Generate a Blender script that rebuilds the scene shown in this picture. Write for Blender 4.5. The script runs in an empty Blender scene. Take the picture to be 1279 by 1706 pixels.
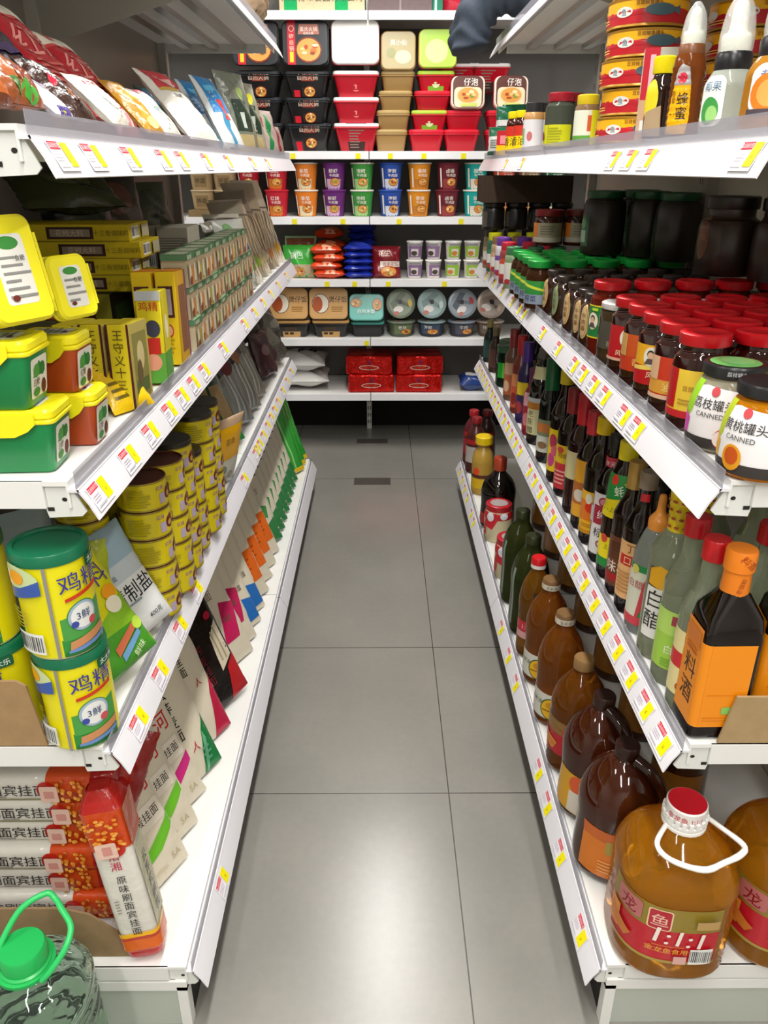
import bpy, math, random
from mathutils import Matrix, Vector
from math import sin, cos, pi, radians as rad
SC = bpy.context.scene
COL = SC.collection

# ------------------------------------------------------------------ camera
FPX, PITCH, YAW, EYE = 1280.0, rad(24.116), 0.00466, 1.337
cam_d = bpy.data.cameras.new('camera')
cam = bpy.data.objects.new('camera', cam_d)
COL.objects.link(cam)
cam.location = (0, 0, EYE)
cam.rotation_euler = (pi / 2 - PITCH, 0, -YAW)
cam_d.sensor_fit = 'VERTICAL'
cam_d.sensor_height = 24.0
cam_d.lens = 24.0 * FPX / 1706.0
cam_d.clip_start = 0.02
SC.camera = cam

# ------------------------------------------------------------------ light and exposure
SC.view_settings.view_transform = 'Standard'
SC.view_settings.look = 'None'
SC.view_settings.gamma = 1.0
SC.view_settings.use_curve_mapping = False
SC.view_settings.exposure = -0.1
W = bpy.data.worlds.new('store_air')
SC.world = W
W.use_nodes = True
W.node_tree.nodes['Background'].inputs[0].default_value = (1.0, 0.98, 0.95, 1)
W.node_tree.nodes['Background'].inputs[1].default_value = 0.06
# tube fittings under the ceiling: (x, y, length along y, watts)
LAMPS = [(0.03, 0.1, 1.25, 40), (0.03, 1.75, 1.25, 34), (0.03, 3.2, 1.1, 28), (-1.75, 0.6, 1.25, 30), (-1.75, 2.6, 1.25, 30),
         (1.75, 0.6, 1.25, 30), (1.75, 2.6, 1.25, 30), (-0.75, -1.4, 1.25, 44), (0.85, -1.4, 1.25, 44)]
CEIL = 2.85

# ------------------------------------------------------------------ helpers
def tag(o, label=None, cat=None, group=None, kind=None):
    if label: o['label'] = label
    if cat: o['category'] = cat
    if group: o['group'] = group
    if kind: o['kind'] = kind
    return o

def thing(name, label, cat, group=None, loc=(0, 0, 0)):
    o = bpy.data.objects.new(name, None)
    o.empty_display_size = 0.02
    COL.objects.link(o)
    o.location = loc
    return tag(o, label, cat, group)

def copy_tree(o, parent=None):
    c = o.copy()
    COL.objects.link(c)
    if parent: c.parent = parent
    for ch in o.children: copy_tree(ch, c)
    return c

def lin(c):
    if isinstance(c, str):
        c = c.lstrip('#')
        c = [int(c[i:i + 2], 16) for i in (0, 2, 4)]
    r = []
    for x in c[:3]:
        x = x / 255.0
        r.append(x / 12.92 if x <= 0.04045 else ((x + 0.055) / 1.055) ** 2.4)
    return (r[0], r[1], r[2], 1.0)

# pixel -> point on a plane of the place
_C, _S, _CP, _SP = cos(PITCH), sin(PITCH), cos(YAW), sin(YAW)
def ray(px, py):
    u = (px - 639.5) / FPX; v = (py - 853.0) / FPX
    b = _C - v * _S; c = -_S - v * _C
    return u * _CP + b * _SP, -u * _SP + b * _CP, c
def onz(px, py, z):
    a, b, c = ray(px, py); t = (z - EYE) / c
    return a * t, b * t
def onx(px, py, X):
    a, b, c = ray(px, py); t = X / a
    return b * t, c * t + EYE
def ony(px, py, Y):
    a, b, c = ray(px, py); t = Y / b
    return a * t, c * t + EYE

MATS = {}
def mat(key):
    """one procedural material per finish; the printed colour of each face is stored in the mesh's Col attribute"""
    if key in MATS: return MATS[key]
    m = bpy.data.materials.new(key)
    m.use_nodes = True
    nt = m.node_tree; N = nt.nodes; Lk = nt.links
    p = N['Principled BSDF']; out = N['Material Output']
    at = N.new('ShaderNodeAttribute'); at.attribute_name = 'Col'
    P = dict(paper=(.6, .3, 0), gloss=(.3, .5, 0), matte=(.8, .25, 0), film=(.22, .5, 0), foil=(.25, .5, .55), dark=(.06, .6, 0), steel=(.3, .5, .9),
             tin=(.3, .5, .35), paint=(.38, .5, 0), card=(.9, .15, 0), glass=(.03, .5, 0), oil=(.06, .5, 0), clear=(.12, .5, 0), jelly=(.12, .5, 0), pane=(.38, .4, 0), water=(.01, .5, 0))[key]
    p.inputs['Roughness'].default_value = P[0]
    p.inputs['Specular IOR Level'].default_value = P[1]
    p.inputs['Metallic'].default_value = P[2]
    Lk.new(at.outputs['Color'], p.inputs['Base Color'])
    def noise(scale, detail=3):
        tc = N.new('ShaderNodeTexCoord'); n = N.new('ShaderNodeTexNoise')
        n.inputs['Scale'].default_value = scale; n.inputs['Detail'].default_value = detail
        Lk.new(tc.outputs['Object'], n.inputs['Vector'])
        return n
    def bump(n, s, d=.002):
        b = N.new('ShaderNodeBump'); b.inputs['Strength'].default_value = s; b.inputs['Distance'].default_value = d
        Lk.new(n.outputs['Fac'], b.inputs['Height']); Lk.new(b.outputs['Normal'], p.inputs['Normal'])
    def vary(n, lo, hi):
        mr = N.new('ShaderNodeMapRange'); mr.inputs['To Min'].default_value = lo; mr.inputs['To Max'].default_value = hi
        Lk.new(n.outputs['Fac'], mr.inputs['Value'])
        mx = N.new('ShaderNodeMix'); mx.data_type = 'RGBA'; mx.blend_type = 'MULTIPLY'; mx.inputs['Factor'].default_value = 1
        Lk.new(at.outputs['Color'], mx.inputs['A']); Lk.new(mr.outputs['Result'], mx.inputs['B'])
        Lk.new(mx.outputs['Result'], p.inputs['Base Color'])
    if key == 'film': bump(noise(38, 4), .55, .004)
    if key == 'foil': bump(noise(14, 4), 1.0, .02)
    if key == 'card':
        n = noise(60, 6); vary(n, .82, 1.12); bump(n, .15)
    if key == 'paint':
        vary(noise(9, 6), .93, 1.04)
    if key == 'paper': vary(noise(70, 3), .94, 1.05)
    if key == 'matte': vary(noise(90, 5), .75, 1.2)
    if key in ('glass', 'oil', 'jelly', 'water'):
        p.inputs['Transmission Weight'].default_value = dict(glass=.7, oil=.74, jelly=.45, water=.97)[key]
        p.inputs['IOR'].default_value = dict(glass=1.3, oil=1.32, jelly=1.2, water=1.3)[key]
    if key == 'water': bump(noise(20, 2), .5, .01)
    if key == 'oil': bump(noise(14, 2), .25, .004)
    if key in ('clear', 'pane'):
        tr = N.new('ShaderNodeBsdfTransparent'); mx = N.new('ShaderNodeMixShader')
        mx.inputs[0].default_value = .33 if key == 'clear' else .5
        Lk.new(tr.outputs[0], mx.inputs[1]); Lk.new(p.outputs[0], mx.inputs[2]); Lk.new(mx.outputs[0], out.inputs[0])
        if key == 'clear': bump(noise(45, 4), .8, .004)
    MATS[key] = m
    return m

_TXT = {}
def text_tris(s):
    """outline of a line of writing as triangles, one unit high, centred"""
    if s not in _TXT:
        cu = bpy.data.curves.new('writing', 'FONT')
        cu.body = s; cu.size = 1.0; cu.resolution_u = 2; cu.offset = .003; cu.align_x = 'CENTER'
        o = bpy.data.objects.new('writing', cu); COL.objects.link(o)
        bpy.context.view_layer.update()
        me = o.evaluated_get(bpy.context.evaluated_depsgraph_get()).to_mesh()
        me.calc_loop_triangles()
        v = [(q.co.x, q.co.y) for q in me.vertices]
        t = [tuple(q.vertices) for q in me.loop_triangles]
        if v:
            ax = (min(q[0] for q in v) + max(q[0] for q in v)) / 2; ay = (min(q[1] for q in v) + max(q[1] for q in v)) / 2
            v = [(x - ax, y - ay) for x, y in v]
        o.evaluated_get(bpy.context.evaluated_depsgraph_get()).to_mesh_clear()
        bpy.data.objects.remove(o); bpy.data.curves.remove(cu)
        _TXT[s] = (v, t)
    return _TXT[s]

# art primitives (u right, v up, metres on the printed face)
def R(x0, y0, x1, y1, c): return ('poly', [(x0, y0), (x1, y0), (x1, y1), (x0, y1)], c)
def Pg(pts, c): return ('poly', pts, c)
def E(cx, cy, rx, ry, c, n=18): return ('fan', (cx, cy), [(cx + rx * cos(2 * pi * i / n), cy + ry * sin(2 * pi * i / n)) for i in range(n)], c)
def T(s, cx, cy, h, c, rot=0, sx=1): return ('txt', s, cx, cy, h, c, rot, sx)
def TV(s, cx, cy, h, c, gap=1.08): return [T(ch, cx, cy - (i - (len(s) - 1) / 2) * h * gap, h, c) for i, ch in enumerate(s)]
def LN(x0, y0, x1, y1, n, c, sd=1):
    rg = random.Random(sd); dy = (y1 - y0) / n
    return [R(x0, y0 + dy * i + dy * .3, x0 + (x1 - x0) * rg.uniform(.6, 1), y0 + dy * i + dy * .7, c) for i in range(n)]
def BC(x0, y0, x1, y1, n=13):
    rg = random.Random(n); L = [R(x0, y0, x1, y1, '#eeeeea')]; w = (x1 - x0) / (2 * n)
    return L + [R(x0 + w * (2 * i + .6), y0 + (y1 - y0) * .18, x0 + w * (2 * i + .6 + rg.uniform(.5, 1.3)), y1 - (y1 - y0) * .08, '#222222') for i in range(n)]
def RR(x0, y0, x1, y1, r, c, n=4):
    pts = []
    for cx, cy, a in ((x1 - r, y0 + r, -90), (x1 - r, y1 - r, 0), (x0 + r, y1 - r, 90), (x0 + r, y0 + r, 180)):
        for i in range(n + 1): pts.append((cx + r * cos(rad(a + 90 * i / n)), cy + r * sin(rad(a + 90 * i / n))))
    return ('fan', ((x0 + x1) / 2, (y0 + y1) / 2), pts, c)
def flat(*a):
    L = []
    for q in a:
        if isinstance(q, list): L += flat(*q)
        else: L.append(q)
    return L

class MB:
    def __init__(s):
        s.v = []; s.f = []; s.m = []; s.c = []; s.keys = []; s.M = None
    def add(s, verts, faces, key, col):
        b = len(s.v)
        s.v += [s.M @ Vector(q) for q in verts] if s.M else [tuple(q) for q in verts]
        if key not in s.keys: s.keys.append(key)
        k = s.keys.index(key)
        cs = col if isinstance(col, list) else None
        c0 = None if cs else lin(col)
        for i, f in enumerate(faces):
            s.f.append(tuple(b + j for j in f)); s.m.append(k); s.c.append(lin(cs[i]) if cs else c0)
    def box(s, x0, x1, y0, y1, z0, z1, key, col):
        V = [(x, y, z) for z in (z0, z1) for y in (y0, y1) for x in (x0, x1)]
        s.add(V, [(0, 2, 3, 1), (4, 5, 7, 6), (0, 1, 5, 4), (2, 6, 7, 3), (0, 4, 6, 2), (1, 3, 7, 5)], key, col)
    def loft(s, rings, key, col, cap=(True, True)):
        """rings: lists of equal length; col may be a list with one colour per band"""
        n = len(rings[0]); V = [p for r in rings for p in r]
        F = []; cc = []
        for k in range(len(rings) - 1):
            for i in range(n):
                j = (i + 1) % n
                F.append((k * n + i, k * n + j, (k + 1) * n + j, (k + 1) * n + i))
                if isinstance(col, list): cc.append(col[min(k, len(col) - 1)])
        if cap[0]: F.append(tuple(range(n - 1, -1, -1)))
        if cap[1]: F.append(tuple((len(rings) - 1) * n + i for i in range(n)))
        if isinstance(col, list):
            if cap[0]: cc.append(col[0])
            if cap[1]: cc.append(col[-1])
        s.add(V, F, key, cc if isinstance(col, list) else col)
    def rev(s, prof, key, col, n=24, sq=2.0, ax=1.0, ay=1.0, cap=(True, True), o=(0, 0)):
        s.loft([[(o[0] + ax * r * q[0], o[1] + ay * r * q[1], z) for q in circ(n, sq)] for r, z in prof], key, col, cap)
    def rbox(s, w, d, z0, z1, key, col, rc=.004, taper=1.0, o=(0, 0), n=3, ez=.002):
        """rounded upright box, w by d at the top, taper = bottom/top"""
        R_ = []
        for z, k, e in ((z0, taper, ez), (z0 + ez, taper, 0), (z1 - ez, 1, 0), (z1, 1, ez)):
            R_.append([(o[0] + x, o[1] + y, z) for x, y in rrect(w * k / 2 - e, d * k / 2 - e, max(rc - e, .0006), n)])
        s.loft(R_, key, col)
    def prism(s, pts, t, key, col, axis='x'):
        """flat outline (a,b) with thickness t about the plane; axis: normal"""
        n = len(pts)
        def q(a, b, h): return (h, a, b) if axis == 'x' else ((a, h, b) if axis == 'y' else (a, b, h))
        V = [q(a, b, -t / 2) for a, b in pts] + [q(a, b, t / 2) for a, b in pts]
        F = [tuple(range(n - 1, -1, -1)), tuple(range(n, 2 * n))] + [(i, (i + 1) % n, n + (i + 1) % n, n + i) for i in range(n)]
        s.add(V, F, key, col)
    def tube(s, pts, r, key, col, n=8, closed=False):
        if len(pts) > 3 and not closed:
            pts = spline(pts, 5)
            if isinstance(r, (list, tuple)): r = [r[min(len(r) - 1, int(i / 5 + .5))] for i in range(len(pts))]
        P = [Vector(p) for p in pts]; rings = []
        up = Vector((0, 0, 1)); m = len(P)
        for i in range(m):
            a = P[(i - 1) % m] if (closed or i > 0) else P[i]; b = P[(i + 1) % m] if (closed or i < m - 1) else P[i]
            d = (b - a).normalized()
            x = d.cross(up if abs(d.z) < .95 else Vector((1, 0, 0))).normalized(); y = d.cross(x)
            rr = r[i] if isinstance(r, (list, tuple)) else r
            rings.append([tuple(P[i] + x * (rr * cos(2 * pi * k / n)) + y * (rr * sin(2 * pi * k / n))) for k in range(n)])
        if closed: rings.append(rings[0])
        s.loft(rings, key, col, (not closed, not closed))
    def art(s, prims, mp, key='paper', ml=None, base=.0004, step=.00022):
        """print flat artwork on a surface: mp(u, v, lift) -> point"""
        k = 0
        for pr in flat(prims):
            if pr[0] == 'poly':
                pts = pr[1]; col = pr[2]; tr = [(0, i, i + 1) for i in range(1, len(pts) - 1)]
            elif pr[0] == 'fan':
                pts = [pr[1]] + list(pr[2]); col = pr[3]; n = len(pts) - 1
                tr = [(0, 1 + i, 1 + (i + 1) % n) for i in range(n)]
            else:
                _, st, cx, cy, h, col, rot, sx = pr
                v, tr = text_tris(st); cr, sr = cos(rad(rot)), sin(rad(rot))
                pts = [(cx + h * (sx * x * cr - y * sr), cy + h * (sx * x * sr + y * cr)) for x, y in v]
            off = base + k * step; k += 1
            P2 = [tuple(q) for q in pts]; T2 = list(tr)
            if ml:
                work = T2; T2 = []; mid = {}
                L2 = ml * ml
                while work:
                    t = work.pop(); best = 0; bi = -1
                    for i in range(3):
                        a = P2[t[i]]; b = P2[t[(i + 1) % 3]]; d = (a[0] - b[0]) ** 2 + (a[1] - b[1]) ** 2
                        if d > best: best = d; bi = i
                    if best <= L2: T2.append(t); continue
                    i0, i1, i2 = t[bi], t[(bi + 1) % 3], t[(bi + 2) % 3]
                    e = (min(i0, i1), max(i0, i1))
                    if e not in mid:
                        mid[e] = len(P2); P2.append(((P2[i0][0] + P2[i1][0]) / 2, (P2[i0][1] + P2[i1][1]) / 2))
                    m = mid[e]; work += [(i0, m, i2), (m, i1, i2)]
            if T2:
                s.add([mp(a, b, off) for a, b in P2], T2, key, col)
    def build(s, name, parent=None, sharp=38, label=None):
        me = bpy.data.meshes.new(name)
        me.from_pydata([tuple(q) for q in s.v], [], s.f)
        for k in s.keys: me.materials.append(mat(k))
        me.polygons.foreach_set('material_index', s.m)
        ca = me.color_attributes.new('Col', 'FLOAT_COLOR', 'CORNER')
        buf = []
        for f, c in zip(s.f, s.c): buf += list(c) * len(f)
        ca.data.foreach_set('color', buf)
        me.polygons.foreach_set('use_smooth', [True] * len(s.f))
        me.set_sharp_from_angle(angle=rad(sharp))
        me.update()
        o = bpy.data.objects.new(name, me); COL.objects.link(o)
        if parent: o.parent = parent
        if label: o['label'] = label
        return o

def circ(n, sq=2.0):
    L = []
    for i in range(n):
        a = 2 * pi * i / n; x, y = sin(a), -cos(a)
        k = (abs(x) ** sq + abs(y) ** sq) ** (-1 / sq) if sq != 2 else 1
        L.append((x * k, y * k))
    return L
def rrect(hx, hy, r, n=3):
    L = []
    for cx, cy, a in ((hx - r, -hy + r, -90), (hx - r, hy - r, 0), (-hx + r, hy - r, 90), (-hx + r, -hy + r, 180)):
        for i in range(n + 1): L.append((cx + r * cos(rad(a + 90 * i / n)), cy + r * sin(rad(a + 90 * i / n))))
    return L
def spline(pts, k):
    P = [Vector(q) for q in [pts[0]] + list(pts) + [pts[-1]]]; L = []
    for i in range(1, len(P) - 2):
        for j in range(k):
            t = j / k
            L.append(.5 * (2 * P[i] + (P[i + 1] - P[i - 1]) * t + (2 * P[i - 1] - 5 * P[i] + 4 * P[i + 1] - P[i + 2]) * t * t + (3 * P[i] - P[i - 1] - 3 * P[i + 1] + P[i + 2]) * t ** 3))
    return L + [P[-1]]
def prof_r(prof, z):
    for (r0, z0), (r1, z1) in zip(prof, prof[1:]):
        if z0 <= z <= z1: return r0 + (r1 - r0) * ((z - z0) / max(z1 - z0, 1e-6))
    return prof[-1][0]
def curve(pts, k=4):
    """round a profile through its points (Catmull-Rom)"""
    P = [pts[0]] + list(pts) + [pts[-1]]; L = []
    for i in range(1, len(P) - 2):
        for j in range(k):
            t = j / k
            L.append(tuple(.5 * (2 * P[i][d] + (P[i + 1][d] - P[i - 1][d]) * t + (2 * P[i - 1][d] - 5 * P[i][d] + 4 * P[i + 1][d] - P[i + 2][d]) * t * t
                           + (3 * P[i][d] - P[i - 1][d] - 3 * P[i + 1][d] + P[i + 2][d]) * t ** 3) for d in (0, 1)))
    L.append(tuple(pts[-1]))
    K = [i for i in range(len(pts) - 1) for _ in range(k)] + [len(pts) - 2]
    return [(max(r, .0005), min(max(z, pts[i][1]), pts[i + 1][1])) for (r, z), i in zip(L, K)]
def m_cyl(prof, R0, turn=0, sq=2.0, ax=1.0, ay=1.0):
    def f(u, v, e):
        r = prof_r(prof, v) + e; a = u / R0 + rad(turn); x, y = sin(a), -cos(a)
        k = (abs(x) ** sq + abs(y) ** sq) ** (-1 / sq) if sq != 2 else 1
        return (ax * r * k * x, ay * r * k * y, v)
    return f
def m_front(y): return lambda u, v, e: (u, y - e, v)          # face towards -y
def m_right(x): return lambda u, v, e: (x + e, u, v)           # face towards +x
def m_left(x): return lambda u, v, e: (x - e, -u, v)
def m_top(z): return lambda u, v, e: (u, v, z + e)

def place(o, x, y, z, face=0, lean=0, roll=0, spin=0, sc=1):
    """face: turn about z in degrees (0 looks at -y); lean: top tips away from the front; roll: tips sideways"""
    o.matrix_world = Matrix.Translation((x, y, z)) @ Matrix.Rotation(rad(face), 4, 'Z') @ Matrix.Rotation(rad(-lean), 4, 'X') @ Matrix.Rotation(rad(roll), 4, 'Y') @ Matrix.Rotation(rad(spin), 4, 'Z') @ Matrix.Scale(sc, 4)
    return o
FREE = {}
def use(proto, label, x, y, z, face=0, lean=0, roll=0, spin=0, sc=1, group=None):
    """the first call places the thing itself, later calls place copies of it"""
    k = proto.name
    if k in FREE: o = copy_tree(proto)
    else: FREE[k] = 1; o = proto
    tag(o, label, None, group)
    return place(o, x, y, z, face, lean, roll, spin, sc)
ORD = ['first', 'second', 'third', 'fourth', 'fifth', 'sixth', 'seventh', 'eighth', 'ninth', 'tenth', 'eleventh', 'twelfth', 'thirteenth', 'fourteenth', 'fifteenth', 'sixteenth', 'seventeenth', 'eighteenth', 'nineteenth', 'twentieth']

# ------------------------------------------------------------------ setting: floor, walls, ceiling
def floor_mat():
    m = bpy.data.materials.new('stone_tile'); m.use_nodes = True
    N = m.node_tree.nodes; Lk = m.node_tree.links; p = N['Principled BSDF']
    tc = N.new('ShaderNodeTexCoord'); sp = N.new('ShaderNodeSeparateXYZ'); Lk.new(tc.outputs['Object'], sp.inputs[0])
    def mth(op, a, b=None):
        n = N.new('ShaderNodeMath'); n.operation = op
        for i, q in enumerate((a, b)):
            if q is None: continue
            if isinstance(q, (int, float)): n.inputs[i].default_value = q
            else: Lk.new(q, n.inputs[i])
        return n.outputs[0]
    def joint(ax, o):
        fr = mth('FRACT', mth('ADD', mth('DIVIDE', mth('SUBTRACT', sp.outputs[ax], o), .6), 20.5))
        return mth('LESS_THAN', mth('ABSOLUTE', mth('SUBTRACT', fr, .5)), .0022)
    def near(v): return mth('LESS_THAN', mth('ABSOLUTE', mth('SUBTRACT', sp.outputs[1], v)), .0014)
    g = joint(0, .158)
    for v in (-1.03, -.43, .17, .77, 1.3735, 1.973, 3.37, 3.97): g = mth('MAXIMUM', g, near(v))
    n1 = N.new('ShaderNodeTexNoise'); n1.inputs['Scale'].default_value = 3.2; n1.inputs['Detail'].default_value = 5; Lk.new(tc.outputs['Object'], n1.inputs['Vector'])
    n2 = N.new('ShaderNodeTexNoise'); n2.inputs['Scale'].default_value = 60; n2.inputs['Detail'].default_value = 4; Lk.new(tc.outputs['Object'], n2.inputs['Vector'])
    ad = mth('ADD', mth('MULTIPLY', n1.outputs['Fac'], .75), mth('MULTIPLY', n2.outputs['Fac'], .25))
    cr = N.new('ShaderNodeValToRGB'); Lk.new(ad, cr.inputs[0])
    cr.color_ramp.elements[0].position = .12; cr.color_ramp.elements[0].color = lin('#75756f')
    cr.color_ramp.elements[1].position = .88; cr.color_ramp.elements[1].color = lin('#8f8b84')
    mx = N.new('ShaderNodeMix'); mx.data_type = 'RGBA'
    Lk.new(g, mx.inputs['Factor']); Lk.new(cr.outputs[0], mx.inputs['A']); mx.inputs['B'].default_value = lin('#3a3936')
    Lk.new(mx.outputs['Result'], p.inputs['Base Color'])
    mr = N.new('ShaderNodeMapRange'); Lk.new(n1.outputs['Fac'], mr.inputs['Value']); mr.inputs['To Min'].default_value = .22; mr.inputs['To Max'].default_value = .28
    Lk.new(mr.outputs['Result'], p.inputs['Roughness'])
    p.inputs['Specular IOR Level'].default_value = .75
    return m
MATS['stone_tile'] = floor_mat()
RX0, RX1, RY0, RY1 = -3.2, 3.2, -3.0, 4.42
def struct(name, boxes, key, col):
    b = MB()
    for q in boxes: b.box(*q, key, col)
    return tag(b.build(name), kind='structure')
struct('floor', [(RX0, RX1, RY0, RY1, -.1, 0)], 'stone_tile', '#909090')
struct('ceiling', [(RX0, RX1, RY0, RY1, CEIL, CEIL + .1)], 'paint', '#d8d6d0')
struct('wall_left', [(RX0 - .1, RX0, RY0, RY1, 0, CEIL)], 'paint', '#cfccc4')
struct('wall_right', [(RX1, RX1 + .1, RY0, RY1, 0, CEIL)], 'paint', '#cfccc4')
struct('wall_back', [(RX0, RX1, RY1, RY1 + .1, 0, CEIL)], 'paint', '#8c8882')
struct('wall_front', [(RX0, RX1, RY0 - .1, RY0, 0, CEIL)], 'paint', '#cfccc4')
for i, (lx, ly, ll, wt) in enumerate(LAMPS):
    if i == 0:
        lt = thing('ceiling_light', '', 'lamp', 'ceiling tube lights')
        b = MB(); b.box(-.09, .09, -ll / 2, ll / 2, -.03, 0, 'paint', '#eeeeea'); b.build('housing', lt)
    else: lt = copy_tree(LT0)
    if i == 0: LT0 = lt
    tag(lt, 'white tube light under the ceiling outside the picture', 'lamp', 'ceiling tube lights')
    lt.location = (lx, ly, CEIL)
for i, (lx, ly, ll, wt) in enumerate(LAMPS):
    ld = bpy.data.lights.new('tube', 'AREA'); ld.shape = 'RECTANGLE'; ld.size = .15; ld.size_y = ll; ld.energy = wt; ld.color = (1, .975, .94)
    lo = bpy.data.objects.new('tube', ld); COL.objects.link(lo)
    lo.location = (lx, ly, CEIL - .035)
# two thin dark strips on the floor in front of the back shelf
for k, (px, py, wd, dp) in enumerate(((620, 802, .17, .085), (620, 735, .165, .07))):
    x, y = onz(px, py, 0)
    b = MB(); b.box(x - wd / 2, x + wd / 2, y - dp / 2, y + dp / 2, 0, .0015, 'matte', '#4a443f')
    tag(b.build('floor_strip'), ['thin dark strip on the floor tiles, the one nearer the aisle', 'thin dark strip on the floor tiles, the one nearer the back shelf'][k], 'floor strip', 'dark floor strips')

# ------------------------------------------------------------------ shelving units along the aisle
Y0, YM, Y1 = .84, 2.04, 3.24
TIER = {-1: [(1.377, .323), (1.0, .337), (.605, .354), (.148, .287)], 1: [(1.377, .377), (1.0, .382), (.605, .398), (.148, .337)]}
BACKX = {-1: .80, 1: .83}
WHITE = '#e6e6e2'
def tag_mesh():
    b = MB(); b.box(-.027, .027, -.0004, 0, -.0165, .0165, 'paper', '#e9e6ea')
    b.art([R(-.025, .007, .003, .0155, '#d2283c'), T('商品标价签', -.011, .0112, .0058, '#f6d9dc'), R(.006, -.012, .0255, .0145, '#f2e400'), T('¥', .0155, -.001, .009, '#b8a800'), LN(-.025, -.006, .003, .005, 3, '#c9c2cf', 3),
           R(-.025, -.0115, .002, -.0095, '#b9b4c2')], m_front(-.0004), 'paper')
    return b
TAGM = None
def bay_label(): pass
def unit(side, ya, yb, label, tagpx, top=False, near=False):
    global TAGM
    u = thing('shelving_unit', label, 'shelf', 'supermarket shelving units', (side * .5, ya, 0))
    def part(b, name, parent=None, sharp=38):
        o = b.build(name, parent or u, sharp)
        if not parent: o.matrix_parent_inverse = u.matrix_basis.inverted()
        return o
    bx = BACKX[side] * side
    def bb(b, x0, x1, *r): b.box(min(x0, x1), max(x0, x1), *r)
    b = MB(); bb(b, bx, bx + side * .02, ya, yb, .1, 1.95, 'paint', '#8b867c' if side < 0 else '#d6cfc2'); part(b, 'back_panel')  # right panel painted paler, putting the light that reaches it into the colour
    for yy in ((ya + .018, yb - .018) if not near else (ya + .018,)):
        b = MB(); bb(b, bx - side * .028, bx, yy - .016, yy + .016, 0, 1.97, 'paint', '#b9b6ae')
        sl = [R(s * .007 - .002, z, s * .007 + .002, z + .022, '#2c2b29') for z in [.2 + .05 * k for k in range(34)] for s in (-1, 1)]
        xx = bx - side * .028
        b.art(sl, (lambda p, q, e: (xx - side * e, yy + p, q)))
        part(b, 'upright')
    T_ = TIER[side]
    # base
    rb = T_[3][1]
    b = MB(); bb(b, side * (rb + .05), bx, ya + .004, yb, 0, .112, 'paint', '#b7bdb2'); bb(b, side * (rb + .035), bx, ya, ya + .02, .092, .113, 'paint', WHITE); bb(b, side * (rb + .035), side * (rb + .052), ya, ya + .02, 0, .1, 'paint', WHITE)
    part(b, 'base_panel')
    b = MB(); bb(b, side * (rb + .038), side * (rb + .05), ya + .03, yb, 0, .112, 'matte', '#2b2826'); part(b, 'kick_plate')
    tiers = [(z, r, k) for k, (z, r) in enumerate(T_)] + ([(1.752, .352 if side < 0 else .40, 4)] if top else [])
    for z, r, k in tiers:
        xf = r + .032
        b = MB(); bb(b, side * xf, bx - side * .002, ya + .0015, yb - .0015, z - .006, z, 'paint', WHITE)
        bb(b, side * xf, side * (xf + .003), ya + .0015, yb - .0015, z - .034, z - .006, 'paint', WHITE)
        bb(b, side * (xf + .03), bx - side * .002, ya, ya + .004, z - .034 if k < 3 else z - .03, z, 'paint', WHITE)
        bb(b, side * (xf + .03), bx - side * .002, yb - .004, yb, z - .034, z, 'paint', WHITE)
        if k == 4:
            for q in (.1, .2, .3):
                bb(b, side * (xf + q), side * (xf + q + .03), ya + .01, yb - .01, z - .022, z - .006, 'steel', '#b8b6b2')
        part(b, 'shelf')
        # bracket nose plate with its round hole and hook slot
        if k < 4:
            b = MB()
            pts = [(r + .066, z - .03), (r + .062, z - .048), (r + .022, z - .046), (r + .016, z - .040), (r + .034, z - .003), (r + .062, z - .003)]
            pts = [(side * x, zz) for x, zz in pts]
            b.prism(pts if side > 0 else pts[::-1], .003, 'paint', '#dfe1dc', 'y')
            V = [(x, y + ya + .0065, zz) for x, y, zz in b.v]; b.v = V
            if near: b.art([E(side * (r + .040), z - .024, .0032, .0026, '#2a2826'), R(side * (r + .058) - .004, z - .039, side * (r + .058) + .004, z - .034, '#2a2826')], lambda p, q, e: (p, ya + .005 - e, q), 'matte')
            part(b, 'bracket')

            pass
        else:
            b = MB(); b.prism([(side * (r + .03), z - .03), (side * (r + .03), z - .05), (bx - side * .03, z - .16), (bx - side * .03, z - .03)], .004, 'paint', '#a8a49a', 'y')
            b.v = [(x, y + ya + .008, q) for x, y, q in b.v]; part(b, 'bracket')
        # slanted price rail, clear guard above it
        xt, zt, xb, zb = r + .021, z - .010, r, z - .049
        b = MB()
        nx, nz = .89 * side, -.46
        P_ = []
        for (x, zz, bow) in ((xt, zt, 0), ((xt + xb) / 2 - .0012, (zt + zb) / 2 + .0008, 0), (xb, zb, 0)): P_.append((side * x, zz))
        loop = P_ + [(x + nx * .0022, q + nz * -.0022 * -1) for x, q in P_[::-1]]
        b.loft([[(x, ya + .001, q) for x, q in loop], [(x, yb - .003, q) for x, q in loop]], 'gloss', '#dedde2')
        bb(b, side * (xt - .001), side * (xt + .012), ya + .001, yb - .003, zt - .004, zt, 'gloss', '#e3e2e6')
        rail = part(b, 'price_rail')
        b = MB(); bb(b, side * (xt + .001), side * (xt + .0022), ya + .001, yb - .003, zt, zt + .023, 'pane', '#a6a5b0'); g_ = part(b, 'clear_guard')
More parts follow.
